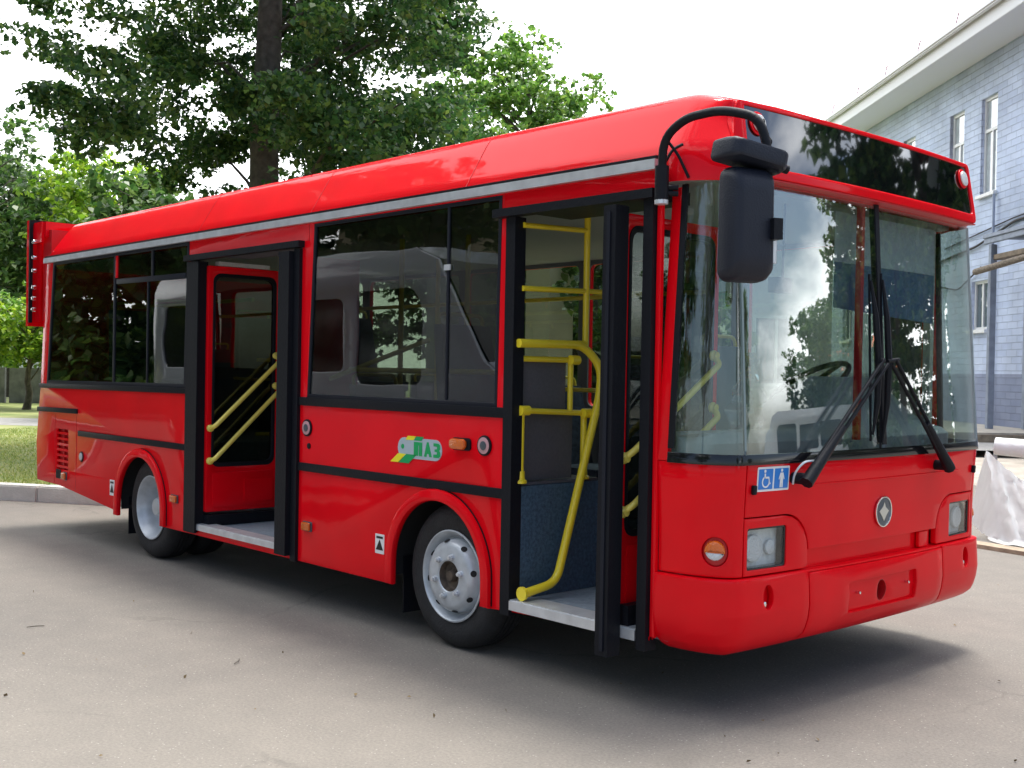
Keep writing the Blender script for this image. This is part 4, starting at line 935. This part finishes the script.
# podium over the front wheel, partition and rails by the front door
bm = bmesh.new(); box(bm, -1.32, -1.285, .05, .64, .344, .90); box(bm, -2.42, -1.322, .05, .64, .87, .899); box(bm, -2.42, -1.322, .605, .64, .344, .868); box(bm, -2.42, -2.36, .05, .603, .344, .868)
fin(bm, 'podium', PODB, bus, 30, .015)
boxes('podium_top', [(-2.40, -1.30, .06, .62, .902, .915)], PART, bus, .004)
boxo('partition', (-1.33, -1.315, .07, .375, 1.27, 1.52), PART, bus, .004)
boxo('partition', (-1.36, -1.345, .12, .46, .92, 1.26), PART, bus, .004)
hr = tubeo('handrail', [(-1.27, .0, 1.605), (-1.27, .45, 1.61), (-1.24, .56, 1.50), (-1.24, .555, 1.36), (-1.20, .22, .42), (-1.22, .02, .385)], .022, YEL, bus, .07, 12)
tubes('handrail', [[(-1.30, .02, 1.53), (-1.30, .40, 1.53)], [(-1.30, .02, 1.275), (-1.30, .55, 1.255)], [(-1.30, .395, 1.53), (-1.30, .395, 1.27)]], .015, YEL, bus)
tubes('rail_post', [[(-1.30, .055, .915), (-1.30, .055, 1.275)]], .017, YEL, bus); tubes('rail_post', [[(-1.30, .50, .915), (-1.30, .50, 1.255)]], .017, YEL, bus)
for y in (.055, .50): latheo('rail_foot', [(.034, 0), (.034, .012), (.024, .02), (.022, .06)], (-1.30, y, .915), YEL, bus, axis='z', seg=14)
latheo('rail_foot', [(.035, 0), (.035, .014), (.022, .03), (.022, .05)], (-1.22, .0, .385), YEL, bus, axis='y', seg=14)
for y, z in ((.055, 1.275), (.50, 1.256), (.40, 1.53), (.45, 1.607)): latheo('rail_joint', [(.001, -.03), (.025, -.028), (.025, .028), (.001, .03)], (-1.28, y, z), YEL, bus, axis='y', seg=14)
tubeo('handrail', [(-1.28, .48, 1.58), (-1.28, .48, 2.30)], .017, YEL, bus); tubes('handrail', [[(-1.28, .03, 2.185), (-1.28, .48, 2.20)], [(-1.28, .03, 1.875), (-1.28, 1.0, 1.90)]], .014, YEL, bus)
# interior rails along the bus
for x, y in ((-2.55, .75), (-2.95, 1.55), (-3.05, .62), (-4.75, .75), (-4.9, 1.55), (-3.9, 1.60)): tubeo('handrail', [(x, y, .345), (x, y, 2.30)], .017, YEL, bus)
tubes('handrail', [[(-7.2, .55, 1.97), (-4.8, .55, 1.97)], [(-7.2, 1.75, 1.97), (-1.5, 1.75, 1.97)], [(-3.0, .2, 1.46), (-1.45, .2, 1.46)], [(-3.1, .12, 1.40), (-2.6, .5, 1.65)], [(-4.95, .68, 1.52), (-4.95, 1.5, 1.52)], [(-4.95, .68, .95), (-4.95, 1.5, .95)], [(-3.1, 1.75, 1.35), (-1.8, 1.75, 1.35)]], .015, YEL, bus)
def seat(x, y, z, face=1, mt=SEAT):
    e_ = bpy.data.objects.new('seat', None); sc.collection.objects.link(e_); e_.parent = bus; e_.location = (x, y, z); e_.rotation_euler = (0, 0, 0 if face > 0 else math.pi)
    boxo('cushion', (-.20, .24, -.21, .21, .38, .46), mt, e_, .03)
    bm = bmesh.new(); box(bm, -.26, -.19, -.21, .21, .46, 1.02)
    for v in bm.verts:
        if v.co.z > .9: v.co.x -= .10; v.co.y *= .85
    fin(bm, 'backrest', mt, e_, 30, .03)
    boxes('pedestal', [(-.12, .12, -.08, .08, 0, .38)], PART, e_, .01)
    tubeo('grab_handle', [(-.33, -.16, 1.0), (-.35, -.16, 1.08), (-.35, .16, 1.08), (-.33, .16, 1.0)], .012, YEL, e_, .04, 8)
for x, y, z in ((-1.78, .34, .70), (-2.62, .36, .35), (-1.95, 2.05, .5), (-2.7, 2.05, .35), (-3.45, 2.05, .35), (-4.2, 2.05, .35), (-5.35, .35, .90), (-5.35, 2.05, .90), (-5.6, 1.6, .90), (-6.15, .35, .90), (-6.15, 2.05, .90), (-6.3, 1.6, .90), (-6.15, .8, .90)):
    seat(x, y, z)
boxo('driver_partition', (-1.62, -1.59, 1.2, 2.34, .35, 1.45), PART, bus, .01)
seat(-1.05, 1.75, .62, 1, DASH)
boxes('driver_platform', [(-1.6, -.45, 1.15, 2.34, .345, .62)], PODB, bus, .02)
# --- dashboard following the front curve
def dash():
    bm = bmesh.new(); secs = []
    for k in range(41):
        y = .055+2.29*k/40; d = CP(AY(y))[0]; xf_ = d.x-.17
        hump = .0
        if y > .95: hump = .25*min(1, (y-.95)/.45)*min(1, max(0, (2.28-y)/.18))
        deep = -.44 if y < .78 else (-.44-.28*min(1, (y-.78)/.3))
        sec = [(xf_, .60), (xf_, 1.17), (xf_-.04, 1.20), (deep*.45-.04, 1.215+hump*.35), (deep*.75, 1.22+hump), (deep, 1.17+hump*.85), (deep+.02, .60)]
        secs.append([bm.verts.new((x, y, z)) for x, z in sec])
    for a_, b2 in zip(secs, secs[1:]):
        for i in range(len(a_)-1): bm.faces.new((a_[i], a_[i+1], b2[i+1], b2[i]))
    bm.faces.new(secs[0]); bm.faces.new(secs[-1][::-1]); bmesh.ops.recalc_face_normals(bm, faces=bm.faces)
    return fin(bm, 'dashboard', DASH, bus, 50)
dsh = dash()
sw = bpy.data.objects.new('steering_wheel', None); sc.collection.objects.link(sw); sw.parent = bus; sw.location = (-.70, 1.66, 1.42); sw.rotation_euler = (0, R(-32), 0)
bm = bmesh.new(); tube(bm, [(.23*math.cos(2*math.pi*k/32), .23*math.sin(2*math.pi*k/32), 0) for k in range(33)], .015, 8, 0, False); fin(bm, 'wheel_ring', BLACK, sw, 60)
bm = bmesh.new(); tube(bm, [(-.22, 0, 0), (.22, 0, 0)], .013, 6); tube(bm, [(0, 0, 0), (0, .22, 0)], .013, 6); tube(bm, [(0, 0, .01), (0, 0, -.3)], .05, 12); fin(bm, 'spoke', BLACK, sw, 60)
# sun blinds, interior mirror, plastic film, hanging cable
bl = boxes('sun_blind', [(-.17, -.165, 1.02, 1.99, 2.02, 2.26)], BLIND, bus, 0)
bm = bmesh.new(); box(bm, -.168, -.163, 1.02, 1.99, 1.80, 2.018)
for v in bm.verts:
    if v.co.z < 1.9 and v.co.y > 1.5: v.co.z -= .04
fin(bm, 'blind_hem', BLIND2, bl, 0)
boxo('interior_mirror', (-.33, -.28, .72, .84, 1.86, 1.93), BLACK, bus, .012)
tubeo('mirror_cable', [(-.3, .80, 2.28), (-.3, .79, 1.93)], .006, BLACK, bus, 0, 6)
tubeo('hanging_cable', [(-.30, 2.20, 2.28), (-.28, 2.22, 2.1), (-.25, 2.10, 1.95), (-.28, 2.23, 1.8), (-.3, 2.24, 1.5), (-.26, 2.12, 1.36), (-.3, 2.26, 1.2)], .006, BLACK, bus, .08, 6)
bm = bmesh.new(); rows = []
for j in range(13):
    rows.append([bm.verts.new((-.52+.05*math.sin(i*1.3+j*.6), .86+(.02+.16*j/12)*(i/10-.5)*2+.02*math.sin(j*2.1), 1.58-.42*j/12)) for i in range(11)])
for j in range(12):
    for i in range(10): bm.faces.new((rows[j][i], rows[j][i+1], rows[j+1][i+1], rows[j+1][i]))
fin(bm, 'plastic_film', PLASTIC, bus, 60)
# ============ front skin
lean = interp([(1.08, .0), (2.31, -.075)])
aS, aP = AY(.17), AY(.61)
low = interp([(.27, -.115), (.295, -.06), (.33, -.02), (.38, .002), (.46, .012), (.60, .004)])
up_ = interp([(.60, -.022), (.86, -.020), (1.10, -.006)])
ZC = (.285, .30, .33, .36, .40, .46)
aB = AY(.59); fA = AY(.305)
def mir(lp): return [(AT-a, z) for a, z in lp][::-1]
fog = circ(fA, .525, .034, 22, .052)
cb = [(-.02, .275), (aB-.012, .275), (aB-.005, .42), (aB-.004, .61), (-.02, .61)]
for nm, L_ in (('bumper_corner', lambda l: l), ('bumper_corner', mir)):
    wrap(nm, [L_(cb), L_(fog)], -.03, .0, RED, bus, low, zc=ZC)
pr = rrect(AY(.90), AY(1.52), .385, .525, .012)
wrap('bumper', [[(aB+.004, .60), (aB+.004, .42), (aB-.002, .285), (AT-aB+.002, .285), (AT-aB-.004, .42), (AT-aB-.004, .60)], pr], -.03, .0, RED, bus, low, zc=ZC)
pp = wrap('plate_recess', [rrect(AY(.895), AY(1.525), .38, .53, .01), circ(AY(1.205), .455, .042, 24, .05)], -.034, -.016, RED, bus, low, zc=ZC)
wrap('tow_tube', [circ(AY(1.205), .455, .046, 24, .055)], -.12, -.10, INK, bus, low, bev=0)
wrap('tow_tube', [circ(AY(1.205), .455, .046, 24, .055), circ(AY(1.205), .455, .041, 24, .049)], -.10, -.0162, RED2, bus, low, bev=0)
for y in (.98, 1.43): wrap('plate_screw', [circ(AY(y), .47, .007, 10)], -.016, .006, CHROME, pp, low, bev=.001)
wrap('bumper_ledge', [rrect(-.02, AT+.02, .602, .612, 0)], -.075, -.004, RED, bus, None, bev=.002)
for L_ in (lambda l: l, mir):
    fo = wrap('fog_recess', [L_(circ(fA, .525, .045, 22, .065))], -.045, -.034, RED, bus, low)
    wrap('fog_screw', [L_(circ(fA-.008, .493, .013, 12))], -.034, -.012, CHROME, fo, low, bev=.004)
# backing behind the panel joints
wrap('front_backing', [rrect(-.03, AT+.03, .56, 1.10, 0)], -.13, -.123, RED2, bus, None, bev=0)
# corner panels, lamp pods, central panel
tsA = .262
for L_ in (lambda l: l, mir):
    wrap('corner_panel', [L_(rrect(-.02, aS-.003, .618, 1.095, [.0, 0, 0, 0])), L_(circ(tsA, .725, .062, 26))], -.03, .0, RED, bus, up_, zc=(.7, .8, .9, 1.0))
    pod = wrap('lamp_pod', [L_(rrect(aS+.003, aP, .618, .862, [.17, 0, 0, .01])), L_(rrect(AY(.195), AY(.455), .642, .820, .012))], -.03, .0, RED, bus, up_)
    hl = wrap('headlight', [L_(rrect(AY(.190), AY(.460), .637, .825, .012)), L_(rrect(AY(.203), AY(.447), .650, .812, .012))], -.05, -.006, BLACKG, bus, up_)
    wrap('reflector', [L_(rrect(AY(.192), AY(.458), .639, .823, .01))], -.066, -.052, mat('reflector', (.66, .68, .70), .3, bump=(35, .6)) if 'reflector' not in bpy.data.materials else bpy.data.materials['reflector'], hl, up_)
    wrap('lens', [L_(rrect(AY(.204), AY(.446), .651, .811, .012))], -.014, -.011, GLAMP, hl, up_, bev=0)
    wrap('lamp_bowl', [L_(circ(AY(.275), .728, .060, 24))], -.05, -.03, CLEARL, hl, up_, bev=.008)
    wrap('lamp_bowl', [L_(circ(AY(.395), .724, .034, 24))], -.05, -.035, CLEARL, hl, up_, bev=.006)
    ts = wrap('turn_signal', [L_(circ(tsA, .725, .061, 26))], -.022, -.012, RED2, bus, up_)
    wrap('amber_lens', [L_([(tsA+.047*math.cos(R(t)), .725+.05*math.sin(R(t))) for t in range(-8, 189, 14)])], -.010, .026, AMBER, ts, up_, bev=.016)
    wrap('clear_lens', [L_([(tsA+.046*math.cos(R(t)), .741+.052*math.sin(R(t))) for t in range(188, 353, 14)])], -.010, .024, CLEARL, ts, up_, bev=.014)
cp = [(aS+.003, 1.095), (aS+.003, .868), (aP-.165, .868)] + [(aP-.165+.172*math.sin(R(t)), .695+.173*math.cos(R(t))) for t in range(6, 90, 12)] + [(aP+.007, .70)]
cpf = cp + [(AT-a, z) for a, z in cp[::-1]]
wrap('front_panel', [cpf], -.03, .0, RED, bus, up_, zc=(.75, .9, 1.0))
wrap('panel_ridge', [[(AY(.62), .985), (AY(2.0), .985), (AY(2.02), .993), (AY(.60), .993)]], .0003, .006, RED, bus, up_, bev=.002)
wrap('recess_panel', [rrect(aP+.01, AT-aP-.01, .60, .72, 0)], -.066, -.055, RED, bus, None, bev=0)
wrap('recess_step', [rrect(AY(1.62), AY(1.72), .615, .695, .01)], -.05, -.03, RED, bus, None)
# badge
bc = AY(1.22); bd = wrap('badge', [circ(bc, .828, .072, 40)], .0005, .010, BADGE, bus, up_, bev=.003)
wrap('badge_ring', [circ(bc, .828, .074, 40), circ(bc, .828, .067, 40)], .003, .013, CHROME, bd, up_, bev=.001)
star = [(bc, .828-.045), (bc+.018, .828-.022), (bc+.042, .828+.002), (bc+.030, .828+.010), (bc+.012, .828+.022), (bc, .828+.045), (bc-.012, .828+.022), (bc-.030, .828+.010), (bc-.042, .828+.002), (bc-.018, .828-.022)]
wrap('badge_star', [star], .0104, .013, CREAM, bd, up_, bev=0)
# access stickers
k0 = AY(.235); st = wrap('access_sticker', [rrect(k0, k0+.215, .975, 1.080, .006)], .0004, .0016, WHITE, bus, up_, bev=0)
for i in (0, 1): wrap('sticker_field', [rrect(k0+.008+i*.105, k0+.102+i*.105, .984, 1.071, .004)], .0018, .0026, BLUE, st, up_, bev=0)
px_, pz_ = k0+.055, 1.028
wrap('wheelchair_symbol', [circ(px_-.008, pz_+.034, .007, 12)], .003, .0038, WHITE, st, up_, bev=0)
wrap('wheelchair_symbol', [[(px_-.012, pz_+.024), (px_-.003, pz_+.024), (px_-.002, pz_+.002), (px_+.016, pz_+.002), (px_+.024, pz_-.024), (px_+.032, pz_-.022), (px_+.030, pz_-.016), (px_+.026, pz_-.014), (px_+.020, pz_+.010), (px_-.011, pz_+.010)]], .003, .0038, WHITE, st, up_, bev=0)
wrap('wheelchair_symbol', [arc(px_, pz_-.012, .026, 120, 370, 18)+arc(px_, pz_-.012, .019, 370, 120, 18)], .003, .0038, WHITE, st, up_, bev=0)
px_ = k0+.160
wrap('person_symbol', [circ(px_, pz_+.034, .007, 12)], .003, .0038, WHITE, st, up_, bev=0)
wrap('person_symbol', [[(px_-.010, pz_+.024), (px_+.010, pz_+.024), (px_+.020, pz_-.004), (px_+.015, pz_-.006), (px_+.010, pz_+.008), (px_+.010, pz_-.040), (px_+.002, pz_-.040), (px_, pz_-.010), (px_-.002, pz_-.040), (px_-.010, pz_-.040), (px_-.010, pz_+.008), (px_-.015, pz_-.006), (px_-.020, pz_-.004)]], .003, .0038, WHITE, st, up_, bev=0)
for y in (.20, 2.20): wrap('rubber_stop', [rrect(AY(y), AY(y)+.022, .965, 1.005, .006)], .0005, .018, BLACK, bus, up_, bev=.004)
# glass, pillars
wrap('pillar', [rrect(-.022, .035, 1.097, 2.275, 0)], -.03, .0, RED, bus, lean)
wrap('pillar', [rrect(AT-.035, AT+.022, 1.097, 2.275, 0)], -.03, .0, RED, bus, lean)
wrap('glass_seal', [rrect(.036, AT-.036, 1.090, 1.135, 0)], -.014, .004, BLACKG, bus, lean, bev=.002)
aW = AY(.155)
for L_ in (lambda l: l, mir):
    cg = wrap('corner_window', [L_(rrect(.05, aW-.006, 1.13, 2.29, 0))], -.004, .001, GCORNER, bus, lean, bev=0)
    wrap('glass_edge', [L_(rrect(.036, .066, 1.15, 2.285, 0))], -.012, .005, BLACK, cg, lean, bev=.002)
    wrap('glass_joint', [L_(rrect(aW-.006, aW+.006, 1.15, 2.29, 0))], -.008, .002, mat('joint_grey', (.20, .26, .27), .3) if 'joint_grey' not in bpy.data.materials else bpy.data.materials['joint_grey'], cg, lean, bev=0)
    wrap('windscreen', [L_(rrect(aW+.006, AM-.016, 1.13, 2.30, 0))], -.004, .001, GFRONT, bus, lean, bev=0)
wrap('centre_pillar', [rrect(AM-.018, AM+.018, 1.15, 2.30, 0)], -.03, .006, BLACK, bus, lean, bev=.004)
boxes('inner_post', [(-.10, -.07, 1.10, 1.125, 1.17, 2.28)], RED2, bus, .004)
for y in (.24, 2.17): boxes('inner_post', [(-.30, -.26, y-.02, y+.02, 1.17, 2.28)] if y > 1 else [(-.35, -.34, .10, .105, 1.17, 1.2)], mat('post_grey', (.42, .45, .45), .5) if y < 1 else bpy.data.materials['post_grey'], bus, .004)
# header with the dark destination glass
hp = interp([(2.28, -.012), (2.34, -.014), (2.63, -.062)])
hA = AY(.085); hB = AT-AY(.205)
hd = wrap('header_panel', [rrect(hA, hB, 2.306, 2.628, [.03, .05, .02, .02]), rrect(hA+.085, hB-.035, 2.352, 2.606, [.01, .01, .03, .03])], -.03, .0, RED, bus, hp, zc=(2.34, 2.4, 2.5, 2.6), bev=.006)
HG = mat('header_glass', (.004, .005, .006), .02, spec=1., coat=1.)
gl_ = wrap('destination_glass', [rrect(hA+.075, hB-.03, 2.345, 2.612, .01)], -.022, -.008, HG, hd, hp, zc=(2.4, 2.5), bev=0)
wrap('header_underside', [rrect(hA, hB, 2.298, 2.304, 0)], -.10, -.002, RED2, hd, interp([(2.2, -.016), (2.4, -.016)]), bev=0)
for a in (hA+.165, hB-.115):
    cl_ = wrap('clearance_lamp', [circ(a, 2.535, .052, 28)], -.006, .002, RED, hd, hp, bev=.002); wrap('lamp_lens', [circ(a, 2.535, .040, 28)], .0024, .014, mat('lamp_white', (.75, .75, .74), .2, coat=1.) if 'lamp_white' not in bpy.data.materials else bpy.data.materials['lamp_white'], cl_, hp, bev=.008)
# destination housing behind glass, faint
# --- wipers
def wiper(yp, zp, yt, zt, yb, zb0, zb1, sgn, tilt):
    e_ = bpy.data.objects.new('wiper', None); sc.collection.objects.link(e_); e_.parent = bus
    X = .035
    bm = bmesh.new(); tube(bm, [(X-.07, yp, zp), (X+.035, yp, zp)], .026, 14); fin(bm, 'pivot', BLACK, e_, 40)
    p = Vector((X+.03, yp, zp)); t = Vector((X+.025, yt, zt)); dv = t-p
    bm = bmesh.new(); tube(bm, [p-dv*.03, p+dv*.12, p+dv*.42], [.030, .026, .020], 8); fin(bm, 'arm_root', BLACK, e_, 50)
    off = Vector((0, .022, -.012)) if sgn > 0 else Vector((0, -.022, -.012))
    tubeo('arm', [p+dv*.1+off*.7, t+off], .0095, BLACK, e_, 0, 8); tubeo('arm', [p+dv*.1-off*.7, t-off*.7], .0095, BLACK, e_, 0, 8)
    tubeo('blade_carrier', [(X+.02, yt-.05*sgn, zt+.01), (X+.02, yb+.03*sgn, zt)], .011, BLACK, e_, 0, 8)
    bm = bmesh.new(); tube(bm, [(X-.012, yb+tilt, zb1), (X+.008, yb+tilt*.6, zt+.2), (X+.012, yb, zt), (X+.008, yb, zt-.2), (X-.012, yb, zb0)], [.005, .015, .017, .015, .005], 6); fin(bm, 'blade', BLACK, e_, 50)
    tubeo('rubber', [(X-.022, yb+tilt, zb1+.03), (X-.022, yb, zb0-.03)], .006, BLACK, e_, 0, 5)
wiper(.48, 1.025, 1.11, 1.545, 1.075, 1.20, 1.92, 1, -.045); wiper(1.74, 1.03, 1.19, 1.545, 1.165, 1.16, 1.93, -1, -.03)
tubeo('washer_hose', [(.0, .46, 1.0), (.02, .44, 1.05), (.04, .48, 1.10), (.05, .60, 1.10)], .005, ALU, bus, .04, 6)
# --- mirrors on the near corner
ma_ = bpy.data.objects.new('mirror_arm', None); sc.collection.objects.link(ma_); ma_.parent = bus
arm_pts = [(-.345, -.045, 2.22), (-.345, -.045, 2.26), (-.33, -.06, 2.46), (-.20, -.08, 2.525), (.02, -.12, 2.52), (.18, -.10, 2.47), (.215, -.085, 2.36), (.22, -.07, 1.92)]
tubeo('arm_tube', arm_pts, .0185, BLACK, ma_, .12, 14)
tubeo('arm_base', [(-.345, -.045, 2.205), (-.345, -.045, 2.35)], .030, BLACK, ma_, 0, 14)
latheo('arm_cap', [(.030, 0), (.030, .018)], (-.345, -.045, 2.188), ALU, ma_, axis='z', seg=14)
tubes('bracket', [[(-.345, -.04, 2.26), (-.30, .01, 2.26)], [(-.345, -.04, 2.235), (-.30, .01, 2.235)]], .012, BLACK, ma_)
tubes('cable', [[(-.33, -.05, 2.47), (-.29, -.01, 2.40), (-.26, .03, 2.30)], [(-.36, -.04, 2.33), (-.31, -.02, 2.42), (-.27, .0, 2.44)], [(.19, -.08, 2.46), (.16, -.03, 2.42), (.20, -.03, 2.38), (.17, -.05, 2.35)]], .0065, BLACK, ma_, .03, 6)
latheo('clamp', [(.001, -.03), (.03, -.03), (.03, .03), (.001, .03)], (.235, -.085, 2.275), BLACK, ma_, axis='z', seg=14)
latheo('clamp_bolt', [(.0, .0), (.014, .0), (.014, .02)], (.262, -.085, 2.275), CHROME, ma_, axis='x', seg=12)
tubes('clamp', [[(.20, -.12, 2.30), (.25, .0, 2.27)]], .018, BLACK, ma_); tubes('clamp', [[(.236, -.075, 1.90), (.236, -.075, 2.0)]], .020, ALU, ma_)
def housing(name, c, w_, h_, dpt, rz, rx, taper=.85, mt=MIRB):
    """rounded mirror housing; back towards +x local"""
    bm = bmesh.new(); secs = [(-dpt*.5, 1.), (-dpt*.35, 1.0), (0, .98), (dpt*.30, .90), (dpt*.48, .72), (dpt*.5, .55)]; rings = []
    for x, s in secs:
        rings.append([bm.verts.new((x, y*s*(taper+(1-taper)*(.5-z/h_)), z*s)) for y, z in rrect(-w_/2, w_/2, -h_/2, h_/2, min(w_, h_)*.22, 5)])
    for a_, b2 in zip(rings, rings[1:]):
        for i in range(len(a_)): bm.faces.new((a_[i], a_[(i+1) % len(a_)], b2[(i+1) % len(a_)], b2[i]))
    bm.faces.new(rings[-1]); bm.faces.new(rings[0][::-1]); bmesh.ops.recalc_face_normals(bm, faces=bm.faces)
    e_ = fin(bm, name, mt, ma_, 50); e_.location = c; e_.rotation_euler = (R(rx), 0, R(rz))
    bm = bmesh.new(); box(bm, -dpt*.5-.004, -dpt*.5-.001, -w_*.44, w_*.44, -h_*.46, h_*.46); fin(bm, 'mirror_glass', MIRG, e_, 0)
    return e_
mh = housing('mirror', (.20, -.175, 2.045), .205, .44, .11, -20, 0, .96)
mh2 = housing('wide_mirror', (.20, -.155, 2.31), .28, .085, .15, -22, -10, 1.)
boxo('mirror_mount', (-.02, .08, .06, .10, -.06, .02), BLACK, mh, .01)
# --- open rear panel with lamps behind the rear end
rp = boxo('rear_hatch', (-7.86, -7.81, -.03, 2.43, 1.80, 2.76), RED, bus, .015)
boxes('hatch_seal', [(-7.805, -7.785, -.03, .0, 1.83, 2.76), (-7.805, -7.785, .0, 2.4, 2.725, 2.765)], BLACK, rp, .004)
boxes('hatch_frame', [(-7.784, -7.60, .005, .03, 2.55, 2.735), (-7.784, -7.70, .03, .05, 1.84, 2.55)], RED, rp, .006)
boxes('hatch_frame', [(-7.60, -7.56, .03, 2.37, 2.60, 2.735)], RED, rp, .006)
boxes('hatch_back', [(-7.70, -7.50, .06, 2.34, 1.85, 2.66)], RED2, rp, .006)
for z in (1.95, 2.05, 2.15, 2.30, 2.42, 2.56): latheo('lamp_stud', [(.001, -.03), (.020, -.028), (.024, -.005), (.024, .003)], (-7.725, .002, z), CHROME, rp, seg=12)

# bus parts were modelled in world coordinates: put the handle at the base of the bus
bus.location = (-3.9, 1.2, 0)
inv = Matrix.Translation((3.9, -1.2, 0))
for ch in bus.children: ch.matrix_parent_inverse = inv
